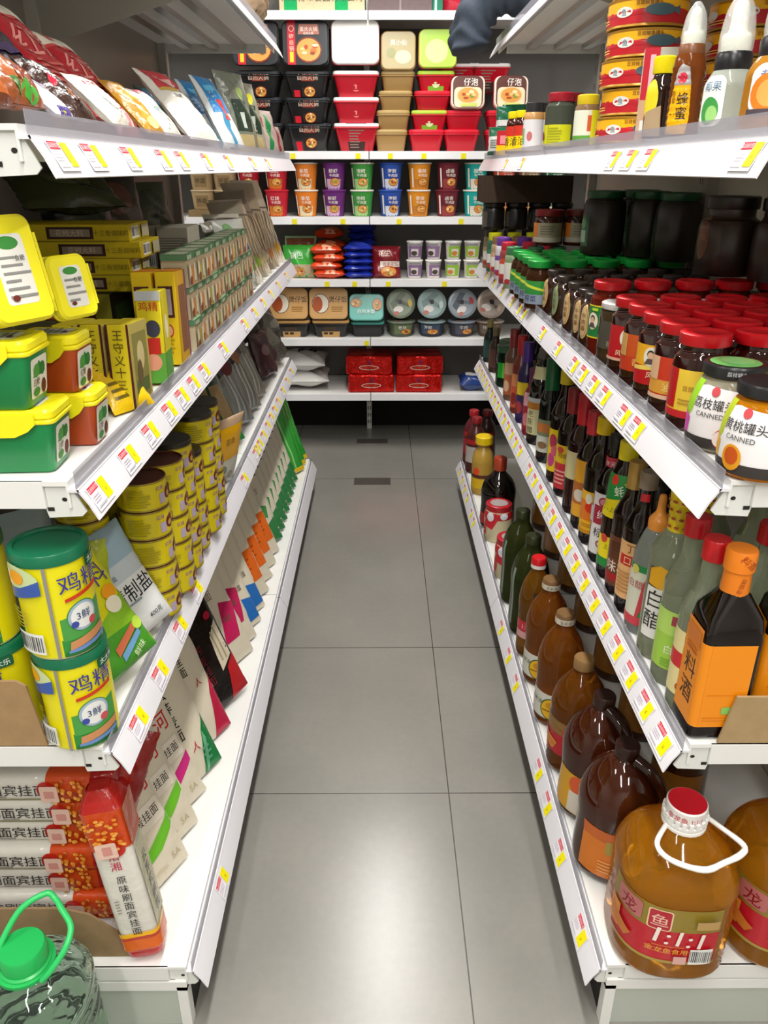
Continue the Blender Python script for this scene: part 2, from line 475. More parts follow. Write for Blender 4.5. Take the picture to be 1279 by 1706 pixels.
        if k < 4:
            ex = Vector((0, 1 if side < 0 else -1, 0)); ez = Vector((side * (xt - xb), 0, zt - zb)).normalized(); ey = ez.cross(ex)
            for it in tagpx[k]:
                if isinstance(it, tuple): yy = onx(it[0], it[1], side * (xt + xb) / 2)[0]
                else: yy = it
                if not (ya + .03 < yy < yb - .03): continue
                if TAGM is None: o = tag_mesh().build('price_tag', rail); TAGM = o.data
                else:
                    o = bpy.data.objects.new('price_tag', TAGM); COL.objects.link(o); o.parent = rail
                pos = Vector((side * ((xt + xb) / 2 - .0012), yy, (zt + zb) / 2 + .0008)) - ey * .0003
                M = Matrix((( ex.x, ey.x, ez.x, pos.x), (ex.y, ey.y, ez.y, pos.y), (ex.z, ey.z, ez.z, pos.z), (0, 0, 0, 1)))
                o.matrix_world = M
                bpy.context.view_layer.update() if False else None
                o.matrix_parent_inverse = Matrix.Identity(4)
                o.matrix_basis = (rail.matrix_parent_inverse.inverted() if False else Matrix.Identity(4)) @ M
    return u
LT_ = [[.89, .985, 1.13, 1.3, 1.42, 1.62, 1.85, 2.2, 2.5],
       [(165, 818), (214, 762), (250, 722), (282, 692), (303, 668), (322, 645), (340, 623), (372, 588), (408, 555), 2.16, 2.33, 2.5, 2.7, 2.95],
       [(236, 1238), (270, 1150), (304, 1082), (330, 1015), (409, 826), (421, 806), (431, 780), 2.12, 2.2, 2.28, 2.38, 2.47, 2.56, 2.66, 2.8, 2.95, 3.1],
       [(371, 1480)]]
RT_ = [[.89, 1.22, 1.31, 1.40, 2.3, 2.6],
       [(1062, 700), (1040, 680), (1008, 650), (990, 630), (972, 612), (957, 598), (930, 575), (903, 560), (885, 540), 2.14, 2.22, 2.35, 2.55, 2.75, 2.95],
       [.885 + .078 * k for k in range(30)],
       [(965, 1560), (930, 1440), (908, 1365), (895, 1295), (857, 1155), (845, 1110), (832, 1075), 2.62, 2.7, 2.85, 2.95, 3.05, 3.15]]
unit(-1, Y0, YM, 'white shelving unit along the left of the aisle, its nearer bay', LT_, top=True, near=True)
unit(-1, YM, Y1, 'white shelving unit along the left of the aisle, its farther bay', LT_, top=True)
unit(1, Y0, YM, 'white shelving unit along the right of the aisle, its nearer bay', RT_, top=True, near=True)
unit(1, YM, Y1, 'white shelving unit along the right of the aisle, its farther bay', RT_, top=True)

# ------------------------------------------------------------------ shelving across the end of the aisle
BF, BB = 3.78, 4.17
BZ = [1.935, 1.405, 1.132, .854, .574, .298]
def back_unit(xa, xb, label, stickers):
    u = thing('shelving_unit', label, 'shelf', 'shelving across the end of the aisle', ((xa + xb) / 2, BB, 0))
    def part(b, name, parent=None):
        o = b.build(name, parent or u); o.matrix_parent_inverse = u.matrix_basis.inverted() if not parent else Matrix.Identity(4); return o
    b = MB(); b.box(xa + .002, xb - .002, BB, BB + .02, .3, 2.3, 'paint', '#55524f'); part(b, 'back_panel')
    b = MB(); b.box(xa + .002, xb - .002, BB + .03, BB + .05, 0, .3, 'matte', '#141312'); part(b, 'kick_plate')
    xx = xa if xa > -.5 else xb
    for k, z in enumerate(BZ):
        b = MB(); b.box(xa + .002, xb - .002, BF, BB - .002, z - .008, z, 'paint', WHITE); b.box(xa + .002, xb - .002, BF - .012, BF, z - .032, z + .001, 'paint', '#f0f0f2')
        sh = part(b, 'shelf')
        for sx in stickers.get(k, []):
            b = MB(); b.box(sx - .011, sx + .011, BF - .0135, BF - .012, z - .031, z - .008, 'paper', '#ece01c'); part(b, 'price_sticker', sh)
    b = MB(); x = xb - .014 if xa < -.5 else xb - .02
    b.box(x - .013, x + .013, BB - .03, BB + .0, 0, 2.3, 'paint', '#d9d8d4')
    b.art([R(s * .006 - .0022, z, s * .006 + .0022, z + .02, '#1d1c1b') for z in [.03 + .04 * k for k in range(40)] for s in (-1, 1)], lambda p, q, e: (x + p, BB - .03 - e, q))
    part(b, 'upright')
    return u
XS = ony(615, 300, BF)[0]
def bx_(*p): return [ony(q, 300, BF)[0] for q in p]
back_unit(XS - 1.2, XS, 'white shelving unit across the aisle end, its left half with carton on top', {1: bx_(490, 597), 2: bx_(488, 570), 3: bx_(540, 588), 4: bx_(608)})
back_unit(XS, XS + 1.2, 'white shelving unit across the aisle end, its right half behind bottles', {1: bx_(650, 705, 770), 2: bx_(665, 770), 3: bx_(647, 745), 4: []})

# ------------------------------------------------------------------ goods: shared builders
def food(cx, cy, rx, ry, sd=1, bowl='#7a2a18'):
    rg = random.Random(sd); L = [E(cx, cy, rx, ry, bowl), E(cx, cy, rx * .9, ry * .86, '#d89a4a')]
    for i in range(9):
        a = rg.uniform(0, 6.28); q = rg.uniform(.1, .62)
        L.append(E(cx + rx * q * cos(a), cy + ry * q * sin(a), rx * rg.uniform(.12, .26), ry * rg.uniform(.1, .24), rg.choice(['#e9c27a', '#b5411e', '#7f9a3a', '#f0d9a8', '#8c3a1c', '#d96a2a', '#c98b52']), 9))
    return L
def emblem(cx, cy, r, c): return [E(cx, cy, r, r, c), E(cx, cy, r * .82, r * .82, '#b01728'), E(cx - r * .1, cy + r * .15, r * .34, r * .4, c, 10), R(cx - r * .12, cy - r * .6, cx + r * .16, cy, c)]

def tub(name, w, d, h, tk, col, rimcol, lidcol, fart=[], lart=[], parts=('tub', 'rim', 'lid'), taper=.76, lidh=.012, lkey='gloss', label='', cat='food tub'):
    """tapered square food tub with a flange and a lid"""
    t = thing(name, label, cat)
    b = MB(); b.rbox(w * .93, d * .93, 0, h - .006, 'gloss', col, .02, taper, n=4)
    n = w * .93 / 2; m = d * .93 / 2
    def mp(u, v, e):
        k = taper + (1 - taper) * v / h; return (u * k, -m * k - e, v)
    b.art(fart, mp, 'paper'); b.build(parts[0], t)
    b = MB(); b.rbox(w, d, h - .008, h - .004, 'gloss', rimcol, .024, n=4, ez=.001)
    b.build(parts[1], t)
    b = MB(); b.rbox(w * .98, d * .98, h - .004, h + lidh, lkey, lidcol, .026, n=4, ez=.004); b.art(lart, m_top(h + lidh), 'gloss'); b.build(parts[2], t)
    return t
def cup(name, rt, rb, h, col, lidcol, fart, label='', turn=0, cat='noodle cup', parts=('cup_body', 'lid')):
    t = thing(name, label, cat)
    P = [(rb * .96, 0), (rb, .003), (rt, h - .004)]
    b = MB(); b.rev(P, 'paper', col, 22); b.art(fart, m_cyl(P, (rt + rb) / 2, turn), 'paper', .012); b.build(parts[0], t)
    b = MB(); b.rev([(rt * .99, h - .006), (rt + .003, h - .005), (rt + .003, h - .001), (rt, h + .001)], 'paper', lidcol, 22); b.build(parts[1], t)
    return t
def bagsurf(w, h, t, cr, sd, belly=.0):
    rg = random.Random(sd); K = [(rg.uniform(15, 60), rg.uniform(15, 60), rg.uniform(0, 6.28), rg.uniform(.3, 1)) for _ in range(5)]
    def S(x, y):
        a = min(1, abs(2 * x / w)); q = (2 * y / h - 1); q = min(1, abs(q + belly * (1 - q * q)))
        s = max(0, (1 - a ** 3.2)) ** .62 * max(0, (1 - q ** 3.6)) ** .7
        n = sum(z * sin(i * x * 1.6 + j * y * 1.6 + p) for i, j, p, z in K) / 3
        return t / 2 * s * (1 + cr * n) + t * .05 * cr * n * s
    return S
def bag(name, w, h, t, key, col, art=[], label='', cat='bag', cr=.3, sd=1, top=None, belly=.12, artkey=None, nx=14, ny=18, build=True, back=None, inner=None):
    """sealed pouch; art is printed on the front (-y) and follows its bulge"""
    S = bagsurf(w, h, t, cr, sd, belly); b = MB()
    rg = random.Random(sd + 7)
    jit = [rg.uniform(-1, 1) * .012 * w for _ in range(ny + 1)]
    def P(i, j, sg):
        x = -w / 2 + w * i / nx; y = h * j / ny
        xx = x * (1 - .05 * (1 - abs(2 * y / h - 1) ** 2)) + (jit[j] if i in (0, nx) else 0)
        return (xx, -sg * (S(x, y) + .0006), y)
    V = [P(i, j, 1) for j in range(ny + 1) for i in range(nx + 1)]; n0 = len(V)
    V += [P(i, j, -1) for j in range(ny + 1) for i in range(nx + 1)]
    q = lambda i, j: j * (nx + 1) + i
    F = [(q(i, j), q(i + 1, j), q(i + 1, j + 1), q(i, j + 1)) for j in range(ny) for i in range(nx)]
    G = [tuple(n0 + k for k in f[::-1]) for f in F]
    b.add(V, F, key, col); b.add(V, G, key, back or col)
    def mp(u, v, e):
        u = max(-w / 2, min(w / 2, u)); v = max(0, min(h, v))
        return (u * (1 - .05 * (1 - abs(2 * v / h - 1) ** 2)), -S(u, v) - .0006 - e, v)
    if art: b.art(art, mp, artkey or key, min(w, h) / 9, base=.0006)
    if inner:
        b2 = MB(); S2 = bagsurf(w * .9, h * .86, t * .82, cr, sd + 3, belly)
        for sg in (1, -1):
            V2 = [(-w * .43 + w * .86 * i / 10, -sg * S2(-w * .43 + w * .86 * i / 10, h * .8 * j / 12) , h * .04 + h * .8 * j / 12) for j in range(13) for i in range(11)]
            F2 = [(j * 11 + i, j * 11 + i + 1, j * 11 + i + 12, j * 11 + i + 11) for j in range(12) for i in range(10)]
            b2.add(V2, F2 if sg > 0 else [f[::-1] for f in F2], 'matte', inner)
    if not build: return b
    if inner:
        t_ = thing(name, label, cat); b2.build('contents', t_); b.build('wrapper', t_, 60); return t_
    return tag(b.build(name, None, 60), label, cat)
def vessel(name, label, cat, prof, bkey, bcol, cap=None, lab=None, turn=0, sq=2.0, parts=('bottle_body', 'cap', 'label'), n=24, lw=None, ax=1, ay=1, more=None, labkey='gloss'):
    """bottle or jar turned about its axis; cap=(profile, finish, colour); lab = art printed round the body"""
    t = thing(name, label, cat)
    b = MB(); b.rev(prof, bkey, bcol, n, sq, ax, ay); b.build(parts[0], t)
    if cap:
        b = MB(); b.rev(cap[0], cap[1], cap[2], n); b.build(parts[1], t)
    for q in ([] if not lab else (lab if isinstance(lab, tuple) else (lab,))):
        b = MB(); R0 = max(r for r, z in prof); b.art(q, m_cyl(prof, R0, turn, sq, ax, ay), labkey, R0 * .19); b.build(parts[2], t)
    if more: more(t)
    return t
def lidp(r, z0, z1): return [(r, z0), (r + .001, z0 + .002), (r + .001, z1 - .002), (r - .002, z1), (r * .75, z1), (r * .7, z1 - .001), (.001, z1 - .0012)]
def carton(name, w, d, h, col, front=[], right=[], left=[], top=[], label='', cat='box', key='paper', rc=.0015):
    b = MB(); b.rbox(w, d, 0, h, key, col, rc, n=1, ez=.001)
    b.art(front, m_front(-d / 2), key); b.art(right, m_right(w / 2), key); b.art(left, m_left(-w / 2), key); b.art(top, m_top(h), key)
    return tag(b.build(name), label, cat)

# ------------------------------------------------------------------ goods on the shelving across the aisle end
BY = 3.86
BZ = [q + .001 for q in BZ]
def bxy(px, py, Y=BY): return ony(px, py, Y)
# top shelf: carton with green bands, dark carton, green and red packs
z = BZ[0]
x0, x1 = bxy(468, 10)[0], bxy(608, 10)[0]; w = x1 - x0
o = carton('carton', w, .26, .2, '#c9b795', [R(-w / 2 + .02, 0, -w / 2 + .075, .2, '#1f9a58'), R(w / 2 - .125, 0, w / 2 - .07, .2, '#1f9a58'), T('州市博市食品有限公司', 0, .05, .034, '#4f5a4c')], label='beige carton with two green bands on the top shelf across the aisle', key='card')
place(o, (x0 + x1) / 2, BF + .14, z)
x0, x1 = bxy(614, 10)[0], bxy(718, 10)[0]; w = x1 - x0
o = carton('carton', w, .26, .2, '#6d5f60', [R(-.004, 0, .004, .2, '#8d8082')], label='plain grey-brown carton beside the green pack on the top shelf', key='card'); place(o, (x0 + x1) / 2, BF + .14, z)
x, _ = bxy(727, 10); o = carton('packet', .045, .2, .2, '#1c6f52', [R(-.012, 0, -.002, .2, '#a6d0bd')], label='narrow green packet between grey-brown carton and red sack', cat='packet'); place(o, x, BF + .12, z)
x, _ = bxy(765, 10); o = bag('snack_bag', .19, .24, .1, 'film', '#c3203a', [R(-.04, .05, .05, .12, '#e9e3da')], label='red and white sack at the right end of the top shelf', cat='bag', sd=4); place(o, x, BF + .08, z)

# tall tubs of self heating food
z = BZ[1]
def band_red(w, h): return [R(-w * .36, 0, -w * .2, h, '#c3122c'), R(-w * .15, .0, w * .2, h * .98, '#241a17'), food(.012, h * .3, w * .16, h * .2, 3), Pg([(-w * .13, h * .66), (w * .18, h * .66), (w * .16, h * .92), (-w * .11, h * .92)], '#8a3b2c'), T('自热火锅', w * .02, h * .8, .024, '#e6cdbb')]
BLK = tub('hotpot_tub', .2, .17, .1, 'gloss', '#1c1b1d', '#1b1b1d', '#262a2f', band_red(.19, .11),
          [RR(-.085, -.085, .085, .085, .03, '#20242a'), R(-.075, -.084, -.042, .084, '#c3122c'), E(-.058, .052, .012, .012, '#e7b8a8'), E(-.058, .052, .009, .009, '#b01028'), TV('嗨自锅', -.058, .0, .021, '#f0c8b0'), R(-.066, -.075, -.05, -.035, '#f0c828'), Pg([(-.03, .03), (.06, .03), (.055, .068), (-.025, .068)], '#b06a58'), T('重庆火锅', .015, .05, .019, '#f2e3d6'), T('自热火锅', .015, .034, .011, '#f2e3d6'), food(.014, -.028, .056, .05, 12)], label='', cat='food tub')
RED = tub('hotpot_tub', .205, .17, .1, 'gloss', '#bd1228', '#d02a3c', '#f6f6f4', emblem(0, .06, .026, '#e38a80'), [], label='', cat='food tub')
BRN = tub('hotpot_tub', .205, .17, .1, 'gloss', '#bd1228', '#d02a3c', '#f6f6f4', [R(-.045, 0, .045, .112, '#3b2622'), LN(-.036, .01, .036, .1, 8, '#8f7a70', 4)], label='', cat='food tub')
KRA = tub('hotpot_tub', .15, .15, .075, 'paper', '#a5834f', '#b2905a', '#b59a64', [T('莫小仙', 0, .05, .02, '#e9ddc6')], [RR(-.066, -.066, .066, .066, .02, '#a69660'), T('莫小仙', 0, .03, .024, '#f1ead8'), E(.02, -.025, .035, .026, '#dccf9d'), E(-.03, -.01, .02, .02, '#8a8a4a')], label='', cat='food tub', taper=.86)
KRB = tub('hotpot_tub', .15, .15, .075, 'paper', '#a5834f', '#b2905a', '#b59a64', [], [], taper=.86, cat='food tub')
GRN = tub('hotpot_tub', .165, .15, .075, 'gloss', '#c41128', '#d8243a', '#b4d848', [R(-.04, 0, .04, .08, '#79b431'), emblem(0, .042, .02, '#d8e8b0')[0], emblem(0, .042, .02, '#d8e8b0')[2]], [RR(-.07, -.07, .07, .07, .025, '#a8d03c'), E(-.005, -.01, .048, .046, '#d4e78c')], cat='food tub', taper=.8)
RDB = tub('hotpot_tub', .165, .15, .075, 'gloss', '#c41128', '#d8243a', '#d8243a', [], [], cat='food tub', taper=.8)
TZ = tub('hotpot_tub', .15, .13, .075, 'gloss', '#c41128', '#d8485a', '#e9dccb', [], [RR(-.066, -.064, .066, .064, .03, '#5a2f28'), RR(-.06, -.06, .06, .02, .02, '#ead6b4'), T('仔泡', .012, .04, .032, '#f5efe6'), food(0, -.012, .05, .034, 21, '#e8c9a0'), R(-.03, -.056, .04, -.044, '#c9d66a')], cat='food tub')
def stack(proto_list, px, hts, where, zz=None, Y=BY, dx=0):
    zc = z if zz is None else zz; n = len(proto_list)
    x = bxy(px, 200, Y)[0]
    for i, (p, h) in enumerate(zip(proto_list, hts)):
        place_lbl = ['lowest', 'second lowest', 'third lowest', 'fourth lowest'][i] if n > 1 else 'only'
        use(p, f'{where[0]}, {place_lbl} in the {where[1]}', x + dx * i, Y + .02, zc, group=where[2]); zc += h + .001
    return x, zc
def lidfront(p, label, x, zc, w, h, g, lean=-82, Y=BY):
    use(p, label, x, Y + .02 + h * .5 - .03, zc + w / 2 * .985, lean=lean, group=g)
G_ = 'hotpot tubs on the shelf across the aisle'
x, zc = stack([BLK, BLK, BLK], 515, [.1] * 3, ('black hotpot tub', 'stack under the black and red lid', G_)); lidfront(BLK, 'black hotpot tub on edge, its red-banded lid showing a noodle picture', x, zc, .2, .1, G_)
x, zc = stack([BLK, BLK, BLK], 436, [.1] * 3, ('black hotpot tub', 'stack half behind left top shelf', G_)); lidfront(BLK, 'black hotpot tub on edge behind the corner of the left top shelf', x, zc, .2, .1, G_)
x, zc = stack([BRN, RED, RED], 594, [.1] * 3, ('glossy red hotpot tub', 'stack under the plain white lid', G_)); lidfront(RED, 'red hotpot tub on edge with a blank shining white lid', x, zc, .205, .1, G_)
x, zc = stack([KRA, KRB, KRB, KRA], 651, [.075] * 4, ('kraft brown paper tub', 'stack under the olive brown lid', G_), dx=.01); lidfront(KRA, 'kraft brown tub on edge with an olive brown printed lid', x + .03, zc, .15, .075, G_)
x, zc = stack([RDB, GRN, RDB, GRN], 710, [.075] * 4, ('small red tub', 'stack under the lime green lid', G_), dx=.012); lidfront(GRN, 'small red tub on edge with a lime green lid', x + .04, zc, .165, .075, G_)
x, zc = stack([RDB, RDB], 768, [.075] * 2, ('small red tub', 'stack under the claypot picture lid', G_), dx=.005); lidfront(TZ, 'small tub on edge, dark lid with white characters and rice picture', x + .02, zc, .14, .075, G_)
x, zc = stack([RDB, RDB], 838, [.075] * 2, ('small red tub', 'stack beside green and white packets', G_)); lidfront(TZ, 'small tub on edge, its lid half hidden by the upright', x + .02, zc, .14, .075, G_)
o = copy_tree(BRN); tag(o, 'dim reddish tub behind the lime green lid', 'food tub', G_); place(o, bxy(770, 110)[0], BB - .11, BZ[1] + .25)
o = copy_tree(BRN); tag(o, 'dim reddish tub behind the right top shelf corner', 'food tub', G_); place(o, bxy(820, 110)[0], BB - .11, BZ[1] + .25)
# dark packs behind, out of the light
# second shelf: two layers of noodle cups
z = BZ[2]
def cupart(c2, txt, sd): return [R(-.035, .0, .035, .045, c2), food(.008, .032, .024, .018, sd), T(txt, 0, .078, .019, '#f4ece0'), T('牛肉面', .004, .06, .014, '#f4ece0'), R(-.046, .01, -.038, .09, '#e9dfd2')]
CUPS = [(416, '#c02034', '#a01a28', 'crimson'), (462, '#c32236', '#c8742a', 'red'), (511, '#e5822a', '#d9cda8', 'orange'), (557, '#6a2a78', '#c9a7c4', 'purple'), (603, '#3f9440', '#9dc07c', 'green'), (650, '#2a4fa8', '#c8ccd8', 'blue'),
        (697, '#e08f22', '#b8742a', 'amber'), (744, '#6f2130', '#8f3a3c', 'maroon'), (790, '#1aa8a2', '#d8cfc0', 'teal'), (836, '#e05a40', '#d88a62', 'coral red'), (878, '#a98a62', '#d8a050', 'tan'), (918, '#2f7a54', '#cfc9a0', 'dark green')]
for i, (px, c, c2, nm) in enumerate(CUPS):
    o = cup('noodle_cup', .053, .041, .112, c, c if i % 2 else '#ddd6cc', cupart(c2, ['老坛', '红烧', '番茄', '鲜虾', '泡椒', '海鲜', '香辣', '卤香', '酸菜', '麻辣', '骨汤', '香菇'][i], i + 3), turn=8 if px > 640 else -6)
    x = bxy(px, 320)[0]
    use(o, f'{nm} paper noodle cup in the lower row', x, BY - .02, z, face=3 * (i % 3 - 1), group='noodle cups in two layers')
    use(o, f'{nm} paper noodle cup in the upper row', x + .002, BY - .018, z + .114, face=-3 * (i % 3 - 1), group='noodle cups in two layers')
KP = cup('noodle_cup', .054, .046, .082, '#b29a74', '#bfa886', [R(-.03, .012, .03, .06, '#8d7550'), T('拌面', 0, .038, .024, '#3d3020')], cat='noodle cup')
for i, (px, k) in enumerate(((378, 3), (340, 2))):
    for j in range(k): use(KP, f'kraft paper noodle tub, {ORD[j]} from below, {"beside the crimson cups" if i == 0 else "farthest from the crimson cups"}', bxy(px, 320)[0], BY - .02, z + .084 * j + .03, group='kraft noodle tubs')
# the kraft tubs stand on a low tray
b = MB(); b.box(bxy(318, 320)[0], bxy(399, 320)[0], BY - .09, BY + .06, z, z + .0285, 'card', '#8a7452'); tag(b.build('tray'), 'low cardboard tray under the kraft noodle tubs', 'tray')
# third shelf
z = BZ[3]
SN = bag('snack_bag', .155, .15, .06, 'film', '#3fae3c', [R(-.07, 0, .07, .06, '#b9a888'), food(0, .028, .03, .02, 31, '#b07a3a'), T('锅巴', -.01, .1, .032, '#d7efd0')], sd=3, cat='snack bag')
use(SN, 'bright green snack bag at the end of the left rail', bxy(499, 440)[0], BF + .06, z, lean=8, group='snack bags')
o = bag('snack_bag', .155, .16, .06, 'film', '#9fc89a', [R(-.07, .08, .07, .15, '#8a4a30')], sd=8, cat='snack bag', label='pale green and brown snack bag behind the bright green one'); place(o, bxy(497, 420)[0], BF + .19, z + .02, lean=6)
OR = bag('noodle_packet', .15, .15, .042, 'film', '#d8431a', [R(-.05, .03, .05, .1, '#e8763a'), R(-.02, .0, .03, .03, '#f0b090')], sd=5, cat='noodle packet', cr=.5)
for j in range(4): use(OR, f'orange noodle packet lying flat, {ORD[j]} from below in its stack', bxy(549 - (j % 2) * 4, 440)[0], BF + .012, z + .021 + .036 * j, lean=88, roll=(-1) ** j * 3, group='orange packets lying stacked')
for j in range(4): use(OR, f'orange noodle packet in the dark stack behind, {ORD[j]} from below', bxy(546, 440)[0] + .004, BF + .19, z + .023 + .055 * j, lean=88, roll=(-1) ** j * 3, group='orange packets lying stacked', sc=1.0)
BL = bag('noodle_packet', .14, .15, .032, 'film', '#1d2f9c', [R(-.05, .02, .05, .1, '#2d48c8')], sd=6, cat='noodle packet', cr=.4)
for j in range(5): use(BL, f'blue noodle packet lying flat, {ORD[j]} from below in its stack', bxy(597, 440)[0], BF + .012, z + .017 + .03 * j, lean=88, roll=(-1) ** j * 2, group='blue packets lying stacked')
for j in range(7): use(BL, f'blue noodle packet in the taller dark stack behind, {ORD[j]} from below', bxy(598, 440)[0] + .01, BF + .185, z + .017 + .032 * j, lean=88, roll=(-1) ** j * 2, group='blue packets lying stacked')
o = bag('snack_bag', .14, .145, .06, 'film', '#7c1620', [T('花生', -.01, .112, .03, '#e9c8b0'), R(-.03, .05, .066, .076, '#f0e4d8'), T('酒鬼花生', .02, .063, .02, '#9c1a20'), food(.012, .03, .04, .026, 33, '#b8481e')], sd=12, cat='snack bag', label='maroon snack bag with a food picture beside the white-lidded cups'); place(o, bxy(643, 440)[0], BF + .05, z, lean=6)
for i, (px, c) in enumerate(((690, '#8a6a94'), (721, '#8f7096'), (753, '#8fb83a'), (784, '#9cbf48'))):
    o = cup('porridge_cup', .037, .031, .083, '#d9d2cf', '#f2f1ee', [R(-.034, .012, .04, .062, c), R(-.018, .018, .016, .05, '#ddd6d0'), E(-.004, .03, .014, .011, '#4a4238' if i < 2 else '#c9803a'), R(-.03, .064, .03, .072, '#8f8f95')], turn=0, cat='cup')
    for j in range(2): use(o, f'white-lidded porridge cup, {["purple", "mauve", "green", "yellow-green"][i]} print, {"bottom" if j == 0 else "top"} row', bxy(px, 440)[0], BF + .055, z + .085 * j, face=[0, 20, -15, 8][i] * (1 - 2 * j), group='porridge cups in two rows')
# fourth shelf: rice boxes and bowls
z = BZ[4]
TAN = tub('rice_box', .19, .15, .07, 'gloss', '#1b1a1a', '#1d1c1c', '#d3a468', [R(-.05, 0, .05, .066, '#c39a60'), R(-.04, .012, -.018, .024, '#3a2f22'), R(-.01, .012, .012, .024, '#3a2f22'), R(-.035, .034, .03, .05, '#4a3c2a')],
          [E(-.038, 0, .042, .046, '#4a2c1c'), E(-.038, 0, .039, .043, '#ece2d2'), E(-.052, -.002, .024, .036, '#b4552a'), T('煲仔饭', .046, .02, .03, '#2a2018'), LN(.015, -.04, .075, -.012, 3, '#a4742c', 5)], cat='rice box', taper=.82)
for i, px in enumerate((484, 549)):
    x = bxy(px, 540)[0]
    use(TAN, f'black rice box with tan sleeve lying under the {["outer", "inner"][i]} tan lid', x + .008, BF + .1, z, group='rice boxes')
    use(TAN, f'rice box on edge with tan lid, the one {["partly behind the left rail", "next to the teal lid"][i]}', x, BF + .11, z + .071 + .075, lean=-78, group='rice boxes')
TEA = tub('rice_box', .17, .13, .062, 'gloss', '#1d1d1f', '#222222', '#58b4a8', [], [RR(-.078, -.056, .078, .056, .02, '#5fb8ab'), Pg([(-.078, .01), (-.01, .056), (-.06, .056)], '#3a8a80'), food(-.05, .02, .028, .022, 41, '#7a4a34'), food(.052, .012, .024, .03, 42, '#8a4a4a'), T('自热米饭', 0, -.02, .022, '#e9f4ef')], cat='rice box', taper=.86)
x = bxy(612, 540)[0]
use(TEA, 'plain black food box under the teal lid', x, BF + .1, z, group='rice boxes'); use(TEA, 'food box on edge with a teal printed lid', x - .004, BF + .1, z + .063 + .06, lean=-72, group='rice boxes')
def bowl(c, txt, sd, lidc):
    return dict(P=[(.05, 0), (.053, .003), (.066, .07)], c=c, txt=txt, sd=sd, lid=lidc)
for i, (px, c, lc, nm) in enumerate(((668, '#59604e', '#8d9a86', 'sage green'), (719, '#2d333f', '#a3bcbd', 'silver blue'), (769, '#3a3a44', '#9aa5b0', 'steel grey'), (816, '#6a5040', '#b8aaa0', 'pinkish grey'))):
    P = [(.05, 0), (.053, .003), (.066, .07)]
    t = thing('noodle_bowl', '', 'noodle bowl')
    b = MB(); b.rev(P, 'paper', c, 24); b.art([R(-.05, .014, .05, .06, ['#6b7a58', '#40506a', '#50505c', '#7a6a5c'][i]), food(.015, .026, .03, .014, 50 + i), T(['老坛', '海鲜', '牛肉', '排骨'][i], -.008, .048, .02, '#e9e6e0')], m_cyl(P, .06), 'paper', .015); b.build('bowl', t)
    b = MB(); b.rev([(.067, .066), (.0705, .068), (.0705, .072), (.066, .074), (.001, .0742)], 'tin', lc, 28)
    b.art([E(0, 0, .058, .058, lc), Pg([(-.05, .01), (.01, .054), (.035, .04), (-.04, -.02)], ['#6f7d68', '#7f9a9c', '#5f6873', '#a08a80'][i]), E(-.015, -.025, .024, .016, '#eee9e6'), E(.0, .008, .012, .012, '#38383c', 8), T(['老坛酸菜', '海鲜拉面', '牛肉拉面', '排骨面'][i], .01, .002, .018, '#20262a', -30), E(.045, -.005, .01, .018, ['#d8b840', '#cfe0e0', '#b83a44', '#e0c8b8'][i]), E(-.028, -.042, .014, .01, '#c07a6a')], m_top(.0742), 'gloss', .03); b.build('lid', t)
    x = bxy(px, 540)[0]
    use(t, f'round noodle bowl standing upright under the {nm} foil lid', x, BF + .09, z, face=(-1) ** i * 12, group='noodle bowls')
    use(t, f'round noodle bowl on edge showing its {nm} foil lid', x - .004, BF + .12, z + .075 + .067, lean=-76, spin=[10, 0, 25, -20][i], group='noodle bowls')
# lowest shelf: red foil bags, white sacks, blue pack
z = BZ[5]
b = MB(); b.rbox(.232, .2, 0, .09, 'foil', '#c8160e', .012, n=4, ez=.008)
b.art([Pg([(-.1, -.05), (.02, -.05), (-.06, .06)], '#e8481a')], m_top(.09), 'foil')  # orange wedge puts the foil's top highlight into the colour
b.art([E(.0, -.01, .05, .012, '#f4e8e0'), E(.0, -.01, .046, .009, '#c8321c'), T('福', 0, .018, .02, '#40306a')], lambda u, v, e: (u, -.1 - e, .045 + v), 'foil'); RF = tag(b.build('foil_bag'), '', 'foil bag')
for i, (px, k, zz) in enumerate(((618, 0, .05), (697, 0, .05), (616, 1, .145), (697, 1, .145))):
    use(RF, f'shiny red foil bag, {["lower left", "lower right", "upper left", "upper right"][i]} of the four lying on the lowest back shelf', bxy(px, 640)[0], BF + .12, z + [.001, .001, .092, .092][i], roll=0, group='red foil bags', face=[1, -1, -2, 2][i])
WS = bag('flour_sack', .3, .26, .075, 'film', '#d2d0cc', [R(-.1, .05, .06, .12, '#e4e2de'), R(.0, .15, .1, .2, '#2c2f38'), R(-.12, .14, -.03, .19, '#d4d63a')], sd=18, cat='sack', cr=.35, belly=0)
for j in range(2): use(WS, f'white plastic sack lying behind the left rail end, {["under", "over"][j]} the other', bxy(500 - j * 6, 640)[0], BF + .04, z + .05 + .082 * j, lean=88, roll=-2 + 3 * j, group='white plastic sacks')
o = bag('snack_bag', .16, .12, .07, 'film', '#27417f', [R(-.05, .04, .05, .09, '#dcdcdc')], sd=19, cat='bag', label='blue and white bag lying behind the far end of the right rail'); place(o, bxy(790, 645)[0], BF + .03, z + .035, lean=80)

